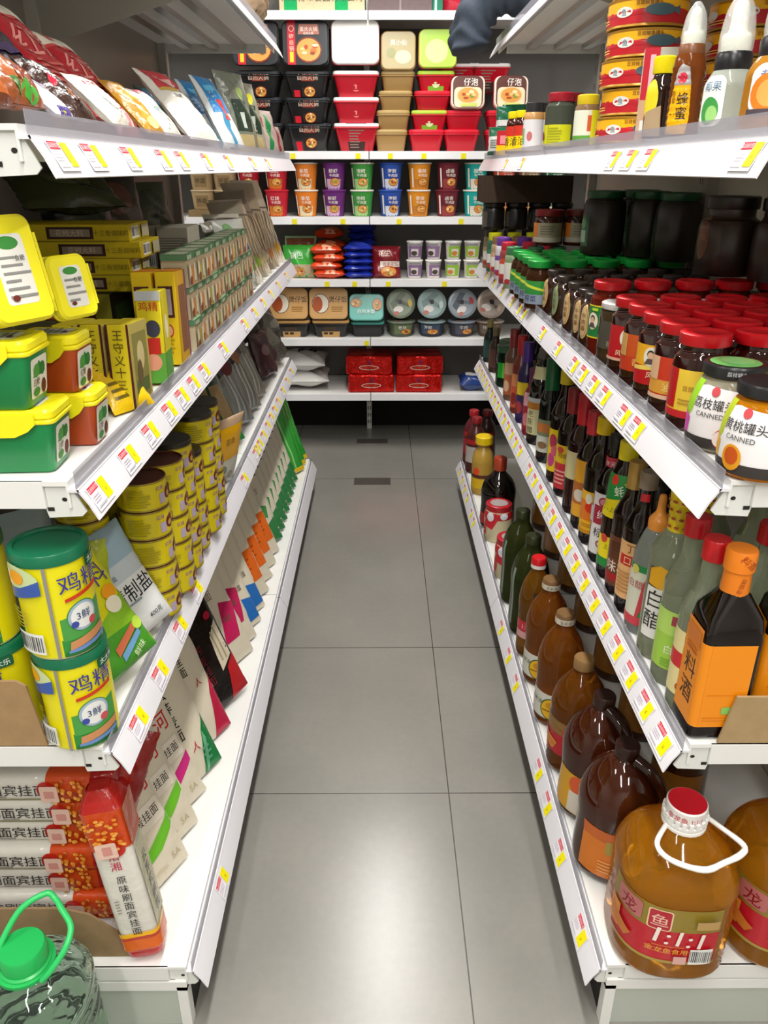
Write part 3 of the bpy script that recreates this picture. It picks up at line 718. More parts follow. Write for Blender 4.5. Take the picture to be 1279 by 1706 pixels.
# ------------------------------------------------------------------ goods on the right of the aisle
def at_base(px, py, z, r=0):
    """centre of something round whose nearest foot point shows at the pixel"""
    x, y = onz(px, py, z); d = math.hypot(x, y)
    x, y = x + r * x / d, y + r * y / d
    k = [q[0] + .001 for q in TIER[1]].index(z) if z in [q[0] + .001 for q in TIER[1]] else None
    if k is not None and x > 0: x = max(x, TIER[1][k][1] + .026 + r)
    if r and x > 0 and y < 3.1:
        for _ in range(30):
            for X, Y, R_, Z in SET:
                if abs(Z - z) < .01 and math.hypot(x - X, y - Y) < r + R_: y += .004; break
            else: break
        SET.append((x, y, r, z))
    y = min(y, 3.19)
    return x, y
SET = []
ZR = [t[0] + .001 for t in TIER[1]]
DARK = '#1a0c08'
# ---- eye-level shelf
z = ZR[0]
NIP = [(.0, 0)]
def nipcap(r):   # opaque cap core under a clear dome
    return curve([(r * .78, 0), (r * .78, .02), (r * .5, .03), (r * .42, .06), (r * .1, .068)], 3)
def nip_jar(nm, label, r, h, key, col, lidcol, arts, body=None, turn=0):
    P = body or [(r * .9, 0), (r, .006), (r, h * .5), (r * .96, h * .62), (r * .74, h * .76), (r * .66, h * .8), (r * .66, h * .86)]
    def more(t):
        rr = r * .66 if not body else P[-1][0]
        zt = P[-1][1]
        b = MB(); b.rev(curve([(rr * .86, zt + .012), (rr * .86, zt + .03), (rr * .55, zt + .036), (rr * .45, zt + .062), (rr * .12, zt + .07)], 3), 'gloss', '#e2e4d2', 20); b.build('spout', t)
        b = MB(); b.rev(curve([(rr * 1.0, zt + .01), (rr * 1.02, zt + .03), (rr * .8, zt + .058), (rr * .3, zt + .076), (.001, zt + .078)], 4), 'clear', '#f2f4f2', 20, cap=(False, True)); b.build('clear_dome', t)
    zt = P[-1][1]; rr = P[-1][0]
    return vessel(nm, label, 'jar', P if body else curve(P, 3), key, col, ([(rr * 1.06, zt - .012), (rr * 1.1, zt - .008), (rr * 1.1, zt + .008), (rr * 1.0, zt + .012)], 'gloss', lidcol), arts, turn, more=more, parts=('jar_body', 'collar', 'label'))
t = nip_jar('fruit_jar', 'orange fruit jar with clear dome cap at the near end of the eye-level shelf', .036, .096, 'jelly', '#c98a2c', '#1c1b1d', [RR(-.03, .016, .02, .066, .012, '#ece9ea'), T('黄桃', -.004, .052, .016, '#6a7096'), E(-.008, .036, .02, .02, '#e07a20'), E(-.006, .036, .014, .014, '#f0a050'), R(-.03, .014, .02, .02, '#4a4048')], turn=-14)
place(t, .455, 1.0, z, -12)
t = nip_jar('fruit_jar', 'pale clear syrup jar with clear dome cap beside the amber bottle', .031, .094, 'jelly', '#c3cbbf', '#18171a', [RR(-.018, .008, .018, .066, .01, '#e9ebe8'), T('椰果', 0, .054, .013, '#5a7a96'), E(.0, .026, .013, .016, '#3f9a48'), E(.004, .022, .008, .01, '#9ad07a')], turn=-62)
place(t, .45, 1.125, z, 0)
P = [(.026, 0), (.029, .004)] + [q for k in range(9) for q in ((.0295, .012 + .0125 * k), (.0275, .0182 + .0125 * k))] + [(.026, .13), (.021, .138)]
t = nip_jar('honey_bottle', 'ribbed amber honey bottle with clear dome cap and yellow label', .03, .13, 'jelly', '#8a4a20', '#7a4a2a', [Pg([(-.024, .004), (.016, .004), (.02, .03), (.016, .084), (-.016, .084), (-.026, .03)], '#f2b400'), Pg([(-.016, .084), (.016, .084), (.01, .112), (-.004, .118), (-.012, .108)], '#a8a4a4'), E(-.001, .095, .009, .009, '#c8203a'), TV('蜂蜜', .004, .05, .022, '#2a1a10'), R(-.016, .055, -.011, .075, '#a8741c')], body=P, turn=-30)
place(t, .43, 1.225, z, -6, sc=.76)
P = curve([(.022, 0), (.024, .006), (.024, .07), (.02, .085), (.015, .095), (.0145, .1)], 3)
t = vessel('sauce_bottle', 'dark sauce bottle with bright yellow cap and yellow oval label', 'bottle', P, 'dark', '#22100c', (lidp(.0175, .098, .124), 'gloss', '#f0dc00'), [E(-.01, .06, .016, .03, '#e8d428'), Pg([(-.02, .004), (.016, .004), (.012, .05), (-.016, .04)], '#b39a78')], turn=-34)
place(t, .428, 1.325, z, -8, sc=.9)
CAN = thing('food_can', '', 'food can'); Pc = [(.066, 0), (.0695, .001), (.0695, .003), (.068, .005), (.068, .039), (.0695, .041), (.0695, .043), (.066, .044), (.064, .041), (.001, .041)]
b = MB(); b.rev(Pc, 'tin', '#b8862c', 36); b.build('can_body', CAN)
b = MB(); b.art([R(-.21, .005, .21, .021, '#bb1a26'), R(-.21, .021, .21, .039, '#f0b010'), Pg([(-.21, .018), (-.1, .025), (0, .02), (.1, .028), (.21, .021), (.21, .019), (-.21, .016)], '#bb1a26'), E(.012, .023, .016, .008, '#dcdcd4'), T('鱼', .012, .023, .011, '#4a6a80'), T('豆豉鲮鱼罐头', .055, .035, .0075, '#6a3a10'), E(.075, .024, .026, .009, '#46606a'), Pg([(.095, .024), (.11, .031), (.11, .017)], '#46606a'), E(-.06, .023, .016, .008, '#dcdcd4'), LN(-.11, .008, -.02, .02, 3, '#e8c060', 2)], m_cyl([(.0681, 0), (.0681, .05)], .0681, -20), 'gloss', .02); b.build('label', CAN)
for k in range(6): use(CAN, f'red and yellow fish can, {ORD[k]} from below in the tall stack', .475 + [0, .004, -.002, .003, 0, .006][k], 1.60, z + .0452 * k, face=[-40, -36, -44, -38, -42, -34][k], group='stacked fish cans')
for k in range(5): use(CAN, f'red and yellow fish can, {ORD[k]} from below in the stack behind the bottles', .66, 1.60 + .002 * k, z + .0452 * k, face=-30 + 4 * k, group='stacked fish cans')
o = carton('sachet_box', .06, .03, .135, '#b8b4a4', [R(-.03, .06, -.006, .135, '#c22030'), R(-.02, .075, -.012, .125, '#e8b8c0'), R(-.03, .0, -.006, .06, '#c8a07a'), R(.0, .065, .026, .12, '#d9d6c6'), R(-.026, .012, -.012, .03, '#dddad2')], label='upright red and grey sachet box behind the yellow-capped bottle', cat='box'); place(o, .458, 1.43, z, -14, 3)
# the run of small jars farther along
def small_jar(nm, label, r, h, key, col, lid, arts, lh=.018, turn=-40, lr=None, cat='jar'):
    P = curve([(r * .93, 0), (r, .004), (r, h * .68), (r * .92, h * .78), (r * .78, h * .84), (r * .78, h - lh)], 2)
    return vessel(nm, label, cat, P, key, col, (lidp(lr or r * .84, h - lh - .002, h), 'gloss', lid), arts, turn, parts=('jar_body', 'lid', 'label'), n=20)
yl = [R(-.05, .008, .05, .055, '#c8c81a'), R(-.012, .008, -.01, .055, '#8a8a10'), LN(-.008, .014, .03, .05, 6, '#9a9a14', 3), E(-.03, .03, .008, .01, '#8a3040')]
J1 = small_jar('pickle_jar', '', .036, .125, 'jelly', '#5a5f52', '#9c1426', yl, turn=-30)
for k, (px, X) in enumerate(((929, .44), (946, .47), (960, .53))): use(J1, f'dark pickle jar with red lid and yellow-green label, {ORD[k]} from the far end', X, onx(px, 240, X)[0], z, face=-10, group='red-lidded pickle jars on the eye-level shelf')
t = small_jar('pickle_jar', 'small jar with yellow lid and white-green label beside the fish cans', .026, .1, 'jelly', '#9a7a5a', '#d8c020', [R(-.03, .012, .04, .07, '#d8dcc8'), R(-.03, .012, .04, .022, '#5a9a3a'), R(.012, .03, .03, .06, '#c85a3a'), R(.02, .004, .05, .07, '#d8d020')], turn=-30); place(t, .44, onx(973, 240, .44)[0], z, -5)
WB = small_jar('sauce_bottle', '', .028, .125, 'gloss', '#b88a50', '#2c2c2e', [R(-.05, .004, .05, .082, '#d8d4d6'), R(-.035, .02, -.012, .06, '#7ab07a'), E(.005, .04, .008, .012, '#c06a6a')], turn=-40, lh=.026, cat='bottle')
for k, (px, X, c) in enumerate(((886, .43, 0), (896, .45, 1), (904, .48, 2))): use(WB, f'small bottle wrapped in a white label, {ORD[k]} from the far end', X, onx(px, 245, X)[0], z, face=10 * k, group='white-wrapped bottles')
YB = small_jar('sauce_bottle', '', .026, .12, 'dark', '#3a1208', '#f0dc00', [R(-.05, .008, .05, .05, '#f0cc00'), R(-.05, .05, .05, .078, '#c83020'), T('香油', .0, .035, .026, '#3a2a10'), R(-.045, .02, -.03, .076, '#9ac83a')], turn=-30, cat='bottle')
for k, (px, X) in enumerate(((855, .425), (868, .44))): use(YB, f'yellow-capped bottle with yellow and red label, {["farther", "nearer"][k]} of two', X, onx(px, 250, X)[0], z, face=-12, group='yellow-labelled bottles')
o = carton('sauce_box', .05, .04, .075, '#c01c26', [R(-.025, 0, .025, .03, '#f0c000'), R(-.012, .034, .01, .06, '#e88a90')], label='small red and yellow box beside the green and white packets'); place(o, .43, onx(841, 252, .43)[0], z, -30)
for k in range(3):
    o = bag('sachet', .1, [.09, .16, .17][k], .03, 'film', '#d6d8d2', [R(-.05, [.06, .115, .125][k], .05, .2, '#1c6a48'), R(-.05, .0, .05, .012, '#3a5a4a'), LN(-.04, .02, .04, [.05, .1, .11][k], 5, '#3a4a42', 4), R(.01, .05, .035, .075, '#5a4a48')], sd=60 + k, cat='sachet', label=['short green and white packet in front at the far end of the eye-level shelf', 'green and white packet behind the short one', 'rearmost green and white packet beside the upright'][k])
    place(o, .425 + .03 * k, 2.98 + .07 * k, z, -24, 6)

# ---- shelf of jars
z = ZR[1]
JP = curve([(.034, 0), (.0375, .005), (.0375, .092), (.036, .1), (.03, .108), (.029, .12)], 3)
def chili(key, col, lid, arts, label='', turn=-30, P=JP, lr=.0335, z0=.116, z1=.133, nm='sauce_jar'):
    return vessel(nm, label, 'jar', P, key, col, (lidp(lr, z0, z1), 'gloss', lid), arts, turn, parts=('jar_body', 'lid', 'label'), n=24)
RDK = '#2a0a06'
LID = '#c4101c'
portrait = lambda cx, cy, s: [E(cx, cy, .0085 * s, .011 * s, '#e8d8b0'), E(cx, cy, .0078 * s, .0102 * s, '#e9e2d2'), E(cx, cy + .003 * s, .0042 * s, .0046 * s, '#2a2220', 10), E(cx, cy + .0015 * s, .0033 * s, .004 * s, '#d9b08c', 10), Pg([(cx - .006 * s, cy - .008 * s), (cx + .006 * s, cy - .008 * s), (cx + .003 * s, cy - .002 * s), (cx - .003 * s, cy - .002 * s)], '#5a4a4a')]
JY = chili('dark', RDK, LID, [R(-.055, .022, .05, .085, '#e8c43c'), R(-.055, .03, -.018, .085, '#b8161e'), R(-.055, .018, .05, .028, '#c0202a'), TV('辣酱', .022, .055, .016, '#7a4a18'), T('豆豉', .0, .06, .008, '#a87a28'), LN(-.012, .036, .012, .046, 2, '#b08a30', 3)], turn=-40)
JR = chili('dark', RDK, LID, [R(-.05, .026, .05, .086, '#b8141e'), portrait(-.006, .066, 1.5), T('风味豆豉', -.002, .04, .011, '#f0d8b0'), R(-.05, .026, .05, .031, '#d8a890')], turn=-20)
JO = chili('dark', RDK, LID, [R(-.05, .026, .05, .086, '#c8521e'), R(-.05, .026, .05, .05, '#c03a1e'), T('香辣菜', .002, .042, .013, '#f0c060'), R(-.05, .05, -.03, .086, '#c89a5a')], turn=-22)
JYR = chili('dark', RDK, LID, [R(-.05, .024, .05, .086, '#e8a81c'), R(-.05, .024, .05, .054, '#b8141e'), Pg([(-.05, .05), (.05, .064), (.05, .054), (-.05, .044)], '#f0d060'), portrait(-.014, .068, 1.4), T('风味鸡油', .004, .04, .011, '#f0d8b0')], turn=-22)
JOR = chili('dark', RDK, LID, [R(-.05, .022, .05, .084, '#c8381e'), R(-.05, .03, .05, .05, '#d89a3a'), T('油辣椒', .0, .04, .013, '#f4d880'), R(-.05, .05, -.028, .084, '#d8b08a'), R(-.05, .022, .05, .028, '#e0b89a')], turn=-22)
JW = chili('dark', '#3a2c1c', '#d8d6d4', [R(-.04, .03, .05, .08, '#4a463c'), T('金', -.002, .06, .024, '#a8a08a'), T('橄榄菜', .0, .04, .012, '#a8a08a')], turn=-22, P=curve([(.036, 0), (.038, .005), (.038, .088), (.033, .098), (.031, .11)], 3), lr=.036, z0=.1, z1=.112)
JG = chili('jelly', '#7a2414', LID, [R(-.05, .036, .05, .094, '#1c7a3a'), R(-.05, .034, .05, .0365, '#e8d428'), R(-.05, .0935, .05, .096, '#e8d428'), portrait(-.026, .066, 1.5), TV('黄椒酱', .008, .064, .016, '#c8707a'), R(-.028, .086, -.014, .091, '#b8d830')], turn=-26, P=curve([(.034, 0), (.0375, .005), (.0375, .1), (.036, .108), (.031, .116), (.03, .128)], 3), z0=.124, z1=.14)
rows = [(JY, (1136, 720), 'yellow label', 4), (JOR, (1104, 692), 'orange and red label', 5), (JYR, (1083, 674), 'yellow over red portrait label', 5), (JO, (1062, 655), 'orange label', 5), (JR, (1043, 640), 'red portrait label', 5), (JW, (1022, 622), 'white lid and grey label', 6), (JG, (1001, 613), 'green label', 6)]
for P_, (px, py), nm, n in rows:
    x, y = at_base(px, py, z, .0375)
    lid = 'white lid' if P_ is JW else 'red lid'
    desc = f'dark jar with {nm}' if P_ is JW else f'red-lidded chilli jar with {nm}'
    for k in range(n):
        if x + .0785 * k > .78: break
        use(P_, desc + (', at the shelf edge' if k == 0 else f', {ORD[k - 1]} behind the one at the edge'), x + .0785 * k, y + .004 * (k % 2), z, face=-4 * (k % 3), group='chilli jars with ' + nm)
# canned fruit at the near end
FP = curve([(.04, 0), (.046, .006), (.048, .03), (.047, .06), (.04, .085), (.034, .094), (.034, .1)], 3)
fl = lambda c1, fr: [R(-.05, .018, .042, .088, '#f0eeee') if False else Pg([(-.05, .014), (.036, .014), (.036, .07), (.028, .082), (-.02, .086), (-.05, .08)], '#efedee'), Pg([(-.052, .03), (-.034, .05), (-.03, .09), (-.052, .09)], c1), Pg([(-.052, .014), (-.04, .014), (-.036, .04), (-.052, .05)], '#d04ab0' if fr else '#e8b020'), R(-.048, .006, .036, .02, '#3a3432')] + [T('荔枝罐头' if fr else '黄桃罐头', -.004, .064, .0145, '#3a3838'), T('CANNED', -.006, .05, .009, '#5a5858'), E(-.004, .08, .006, .006, '#c84a50')]
t = vessel('fruit_jar', 'canned lychee jar with black lid, green top and white fruit label', 'jar', FP, 'jelly', '#b8b29a', ([(.0345, .094), (.039, .097), (.039, .108), (.037, .111), (.001, .111)], 'gloss', '#1a1b1d'), fl('#9ad028', 1) + [E(.016, .022, .013, .014, '#c8352a'), E(.013, .022, .01, .011, '#f0e4dc')], turn=-34, parts=('jar_body', 'lid', 'label'),
           more=lambda t: (lambda b: (b.art([E(0, 0, .031, .031, '#6fc06a', 24), E(.004, .004, .02, .02, '#8ad07e', 18)], m_top(.111), 'gloss'), b.art([T('荔枝罐头', .0, .103, .006, '#c8c8c8')], m_cyl([(.039, .09), (.039, .12)], .039, -10), 'gloss', .01), b.build('lid_print', t)))(MB()))
x, y = at_base(1194, 758, z, .044); place(t, x, y, z, -8)
t = vessel('fruit_jar', 'canned yellow peach jar with black lid at the near end of jar shelf', 'jar', FP, 'jelly', '#d98a12', ([(.0345, .094), (.039, .097), (.039, .108), (.037, .111), (.001, .111)], 'gloss', '#1a1b1d'), fl('#b8c820', 0) + [E(-.012, .026, .013, .016, '#e8a020'), E(-.012, .028, .009, .011, '#c85418')], turn=-46, parts=('jar_body', 'lid', 'label'))
x, y = at_base(1254, 806, z, .046); place(t, x, y, z, -4)
# jars with hanging oval tags
TP = curve([(.026, 0), (.029, .004), (.029, .07), (.026, .082), (.019, .09), (.019, .1)], 3)
for c, nm, cols in ((0, 'cream', ('#c8a878', '#a88a5a')), (1, 'green and cream', ('#6f9068', '#b0986a'))):
    JT = vessel('sauce_jar', '', 'jar', TP, 'dark', '#2c1409', (lidp(.0215, .094, .108), 'gloss', '#3a302c'), [E(0, .052, .0115, .034, cols[0], 20), E(0, .052, .0092, .031, cols[1], 20), E(0, .052, .008, .028, cols[0], 16), TV('牛肉酱', 0, .052, .011, '#7a4a2a')], turn=-56, parts=('jar_body', 'lid', 'paper_tag'), sq=2.6)
    JT['k'] = c
    if c == 0: JT0 = JT
    else: JT1 = JT
for i, (px, py) in enumerate(((969, 588), (953, 571), (937, 556), (917, 540), (897, 526))):
    x, y = at_base(px, py, z, .029)
    P_ = JT1 if i == 3 else JT0
    for k in range(6):
        if x + .062 * k > .78: break
        use(P_, f'dark sauce jar with {"green" if i == 3 else "cream"} oval tag, {ORD[i]} row, ' + ('at the edge' if k == 0 else f'{ORD[k - 1]} behind'), x + .062 * k, y, z, face=-3 * i, group='dark sauce jars with oval tags')
# green lids
GP = curve([(.034, 0), (.038, .004), (.039, .05), (.036, .085), (.03, .096), (.03, .106)], 3)
JGL = vessel('pickle_jar', '', 'jar', GP, 'jelly', '#4a2c16', (lidp(.034, .102, .12), 'gloss', '#1c9a3c'), [R(-.045, .012, .03, .07, '#2f8a3a'), Pg([(-.045, .06), (.03, .044), (.03, .05), (-.045, .068)], '#c8d840'), R(-.04, .012, .026, .036, '#8a97a8'), T('榨菜', -.008, .026, .018, '#2a3a6a')], turn=-36, parts=('jar_body', 'lid', 'label'))
for i in range(4):
    yy = 2.08 + .082 * i
    for k in range(5): use(JGL, f'pickle jar with bright green lid, {ORD[i]} row from the seam, ' + ('at the edge' if k == 0 else f'{ORD[k - 1]} behind'), .418 + .084 * k, yy, z, face=-3 * k, group='green-lidded pickle jars')
MJ = [('#3f7a50', 'gloss', '#7a8f6a', 'white and green label'), ('#c02a3c', 'gloss', '#8a3a3a', 'red lid'), ('#6a3a9a', 'gloss', '#c8c0c8', 'purple label'), ('#8a6a4a', 'gloss', '#a08a6a', 'tan label'), ('#c8c81a', 'gloss', '#2f5f4a', 'yellow cap'), ('#3a3a3a', 'gloss', '#8a7a5a', 'black cap')]
for i, (lc, ky, bc, nm) in enumerate(MJ):
    yy = 2.44 + .105 * i
    t = small_jar('sauce_bottle', '', .027, [.12, .125, .13, .125, .13, .135][i], ky, bc, lc, [R(-.03, .015, .03, .075, ['#d8d8c8', '#c84a3a', '#6a4a9a', '#c8a07a', '#2f7a5a', '#b0986a'][i]), R(-.02, .03, .015, .06, '#d8d4cc'), E(0, .02, .012, .008, '#a8303a')], turn=-40, lh=.03, cat='bottle')
    for k in range(3): use(t, f'small sauce bottle with {nm} at far end of jars, ' + ['at the edge', 'behind it', 'deepest'][k], .405 + .066 * k, yy, z, face=-6, group='small bottles at the far end of jar shelf')
# second layer: dark jars, tray
z2 = z + .138
DJ = vessel('sauce_jar', '', 'jar', curve([(.036, 0), (.039, .004), (.039, .062), (.034, .072), (.033, .076)], 2), 'gloss', '#15100e', (lidp(.037, .074, .088), 'gloss', '#231c1b'), [R(-.05, .01, .0, .06, '#5a5648'), R(.0, .01, .02, .06, '#22242c')], turn=-40, parts=('jar_body', 'lid', 'label'))
for i in range(4): use(DJ, f'short black jar under the cardboard tray, {ORD[i]} from the left', .40 + .08 * i, 2.9, z2, face=-8 * i, group='black jars under the tray')
b = MB(); X0, X1, YA, YB_ = .352, .655, 2.83, 3.02; zt = z2 + .0895
b.box(X0, X1, YA, YB_, zt, zt + .004, 'card', '#3c3026'); b.box(X0, X1, YA, YA + .004, zt + .004, zt + .085, 'card', '#40332a'); b.box(X0, X1, YB_ - .004, YB_, zt + .004, zt + .085, 'card', '#40332a'); b.box(X0, X0 + .004, YA + .004, YB_ - .004, zt + .004, zt + .085, 'card', '#40332a'); b.box(X1 - .004, X1, YA + .004, YB_ - .004, zt + .004, zt + .085, 'card', '#40332a')
tag(b.build('tray'), 'dark brown cardboard tray sitting on short black jars', 'tray')
OJ = vessel('sauce_jar', '', 'jar', curve([(.04, 0), (.043, .004), (.043, .072), (.038, .08), (.037, .084)], 2), 'dark', '#3a1a10', (lidp(.041, .082, .1), 'gloss', '#7a141c'), [R(-.06, .01, -.02, .064, '#d0762c'), R(-.02, .01, .06, .064, '#9a9078'), R(-.06, .01, .06, .024, '#b8b0a0'), LN(-.01, .03, .04, .058, 4, '#6a6454', 3)], turn=-26, parts=('jar_body', 'lid', 'label'))
for i in range(2): use(OJ, f'jar with dull red lid and orange-grey label, {["left", "right"][i]} of two on the green lids', .505 + .09 * i, 2.45, z + .124, face=-4 + 12 * i, group='orange-labelled jars in the second layer')
TG = vessel('pickle_jar', '', 'jar', curve([(.05, 0), (.055, .005), (.055, .12), (.046, .135), (.044, .142)], 2), 'gloss', '#2a201b', (lidp(.048, .14, .158), 'gloss', '#14532f'), [R(-.06, .02, -.01, .1, '#35523f'), R(-.05, .03, -.02, .06, '#8aa08c'), E(-.034, .08, .014, .016, '#4f7a50')], turn=-46, parts=('jar_body', 'lid', 'label'))
for i, (x, y) in enumerate(((.60, 2.2), (.72, 2.28), (.70, 2.14), (.735, 2.02))): use(TG, f'tall dark jar with deep green lid stacked in the shade, {ORD[i]} from the tray', x, y, z + .124, face=-10 * i, group='tall dark jars in the shade')
BJ = vessel('sauce_jar', '', 'jar', curve([(.05, 0), (.056, .005), (.057, .09), (.048, .104), (.044, .11), (.044, .13)], 2), 'gloss', '#33261f', (lidp(.048, .122, .145), 'gloss', '#191513'), [E(-.02, .07, .016, .04, '#7a4f34'), E(-.02, .07, .013, .036, '#6a432c'), T('酱', -.02, .075, .022, '#9a6a48')], turn=-40, parts=('jar_body', 'lid', 'label'))
for i, (x, y) in enumerate(((.685, 1.60), (.75, 1.50))): use(BJ, f'large black-lidded jar stacked at the back panel, {["the one with oval label showing", "the nearer one"][i]}', x, y, z + .142, face=-16 + 60 * i, group='large dark jars by the back panel')

# ---- shelf of bottles
z = ZR[2]
def P_soy(r, h, neck=.013): return curve([(r * .92, 0), (r, .005), (r, h * .55), (r * .95, h * .63), (r * .55, h * .75), (neck, h * .84), (neck * .95, h * .92)], 3)
def cap_(r, z0, z1): return [(r, z0), (r, z1 - .003), (r * .9, z1), (.001, z1)]
def bottle(label, r_, h, key, col, capc, lab, px, py, capr=.0155, caph=.03, turn=-30, sq=2.0, neck=.013, nm='sauce_bottle', capkey='gloss', P=None, face=0, more=None, ax=1, ay=1):
    r = r_ * .93 if P is None else r_
    P = P or P_soy(r, h, neck)
    t = vessel(nm, label, 'bottle', P, key, col, (cap_(capr, h - caph, h), capkey, capc) if capc else None, lab, turn, sq, more=more, ax=ax, ay=ay)
    x, y = at_base(px, py, z, r)
    return place(t, x, y, z, face)
# near end: rectangular cooking wine bottles with a two-faced orange label
t = thing('wine_bottle', '', 'bottle'); b = MB()
RG = []
for zz, hx, hy, r in ((0, .036, .03, .008), (.004, .04, .034, .01), (.16, .04, .034, .01), (.19, .036, .031, .012), (.225, .017, .017, .0165), (.235, .015, .015, .0145), (.268, .014, .014, .0135)): RG.append([(x, y, zz) for x, y in rrect(hx, hy, r, 4)])
b.loft(RG, 'dark', '#100605'); b.build('bottle_body', t)
b = MB(); b.rev([(.0185, .215), (.019, .218), (.0175, .252), (.02, .254), (.02, .28), (.0185, .283), (.001, .283)], 'gloss', '#e8801a', 24); b.art([T('料酒', .002, .27, .012, '#b04a10', -40), T('老恒和', -.001, .235, .008, '#a8481a', 75)], m_cyl([(.0187, .2), (.0178, .25), (.0203, .255), (.0203, .3)], .019, 0), 'gloss', .006); b.build('cap', t)
b = MB(); oc = '#ec8d14'
b.art([R(-.03, .022, .03, .155, oc), LN(-.026, .03, .026, .04, 2, '#d87a10', 3), R(-.016, .044, -.003, .056, '#c8c8c4') if False else R(-.026, .075, .026, .076, '#d87a10'), RR(-.002, .044, .012, .056, .003, '#8ac060')], m_front(-.034), 'gloss')
b.art([R(-.024, .022, .024, .172, oc), TV('料酒', .002, .085, .036, '#2a1408'), R(-.02, .14, .02, .165, '#d87a1c'), LN(-.016, .125, .016, .138, 2, '#b85a14', 2)], m_left(-.04), 'gloss')
b.loft([[(x, y, q) for x, y in rrect(.0403, .0343, .0102, 4)][12:20] + [(x * .98, y * .98, q) for x, y in rrect(.0403, .0343, .0102, 4)][12:20][::-1] for q in (.022, .155)], 'gloss', oc)
b.build('label', t)
use(t, 'rectangular dark cooking wine bottle with orange label and orange cap', .468, .885, z, face=1)
use(t, 'second cooking wine bottle with orange label, at the picture edge behind cardboard', .565, .9, z, face=-10)
# folded cardboard lip in front
b = MB(); b.prism([(.468, z), (.62, z), (.62, z + .078), (.482, z + .078)], .004, 'card', '#a98f68', 'y'); b.v = [(x, y + .845, q) for x, y, q in b.v]
tag(b.build('cardboard_sheet'), 'brown cardboard sheet standing before the orange-labelled wine bottles', 'cardboard')
clr = '#c2cbaf'
for i, (px, py) in enumerate(((1127, 1193), (1107, 1145))):
    lab = [R(-.05, .03, .05, .135, '#e4d89a'), R(-.05, .075, .05, .1, '#c8242c'), T('米醋', .004, .0875, .021, '#f4efe2'), RR(-.02, .107, .02, .13, .008, '#f0e8d8'), RR(-.018, .109, .018, .128, .007, '#c02a30'), T('海天', 0, .1185, .014, '#f0e4d4'), E(.002, .045, .024, .012, '#a85020'), E(.01, .058, .016, .008, '#2f8a5a')] if i == 0 else [R(-.05, .03, .05, .13, '#a2cf4a'), R(-.05, .09, .05, .13, '#b8de6a'), T('白醋', -.002, .065, .016, '#e8f0d0'), R(-.012, .108, .006, .124, '#a8404a'), LN(-.02, .034, .02, .05, 3, '#7fb03a', 3)]
    bottle(['clear vinegar bottle with red cap and rice-picture label with a red band', 'clear vinegar bottle with red cap and lime green label'][i], .035, [.275, .278][i], 'glass', clr, '#c8141e', lab, px, py, .0185, .03, turn=-24, neck=.0155, nm='vinegar_bottle')
bottle('clear vinegar bottle with red cap in the second row by the end', .035, .27, 'glass', clr, '#c8141e', None, 1226, 1150, .0185, .03, nm='vinegar_bottle')
bottle('farther clear vinegar bottle with red cap in the second row', .035, .29, 'glass', clr, '#b8121c', None, 1212, 1085, .0185, .03, nm='vinegar_bottle')
def patcap(t):
    b = MB(); b.rev([(.017, .222), (.017, .225), (.02, .285), (.001, .286)], 'gloss', '#e8cc1c', 20)
    rg = random.Random(3); L = []
    for a in range(-5, 6):
        for k in range(4): L.append(E(a * .011 + .005 * (k % 2), .232 + .014 * k, .0036, .0026, '#a8481c', 8))
    b.art(L, m_cyl([(.0171, .22), (.0201, .285)], .019), 'gloss', .005); b.build('cap', t)
lw = [R(-.032, .04, .034, .165, '#ecebe6'), R(-.032, .13, .034, .165, '#5a4a2a'), Pg([(-.03, .134), (.02, .126), (.024, .158), (-.012, .17), (-.03, .16)], '#eeb01c'), TV('白醋', -.014, .092, .034, '#2a2a28'), E(.014, .1, .005, .008, '#c04a60'), LN(-.004, .05, .026, .062, 2, '#b0b0a8', 3), LN(.008, .07, .024, .115, 4, '#9aa8a0', 4)]
bottle('clear white vinegar bottle with yellow bean-patterned cap sleeve and white label', .036, .29, 'glass', '#c6ceb0', None, lw, 1084, 1112, turn=-30, more=patcap, P=curve([(.033, 0), (.036, .006), (.036, .17), (.034, .19), (.022, .215), (.015, .225), (.014, .24)], 3), nm='vinegar_bottle')
t2 = bottle('clear bottle with yellow bean-patterned cap sleeve in the second row', .036, .29, 'glass', '#c6ceb0', None, None, 1168, 1095, more=patcap, P=curve([(.033, 0), (.036, .006), (.036, .17), (.034, .19), (.022, .215), (.015, .225), (.014, .24)], 3), nm='vinegar_bottle')
def nozz(t):
    b = MB(); b.rev(curve([(.017, .19), (.0175, .205), (.013, .213), (.0075, .222), (.006, .245), (.004, .25)], 3), 'gloss', '#f09a3a', 20); b.build('cap', t)
bottle('clear squeeze bottle with orange nozzle cap and green and red-edged label', .033, .25, 'glass', '#cdd6cf', None, [R(-.05, .02, .05, .13, '#1f8a48'), Pg([(-.05, .03), (-.02, .03), (-.006, .07), (-.012, .1), (-.004, .118), (-.05, .118)], '#d8d8c4'), Pg([(-.02, .03), (-.016, .03), (-.002, .07), (-.008, .1), (0, .118), (-.004, .118), (-.012, .1), (-.006, .07)], '#c8404a'), R(-.05, .018, .05, .034, '#d0404e'), T('白醋', -.026, .095, .016, '#b05a5a'), E(-.03, .122, .008, .008, '#d8c860')], 1057, 1071, turn=-18, more=nozz, P=curve([(.03, 0), (.033, .005), (.033, .13), (.03, .155), (.02, .185), (.016, .19)], 3), nm='vinegar_bottle')
dk = '#120705'
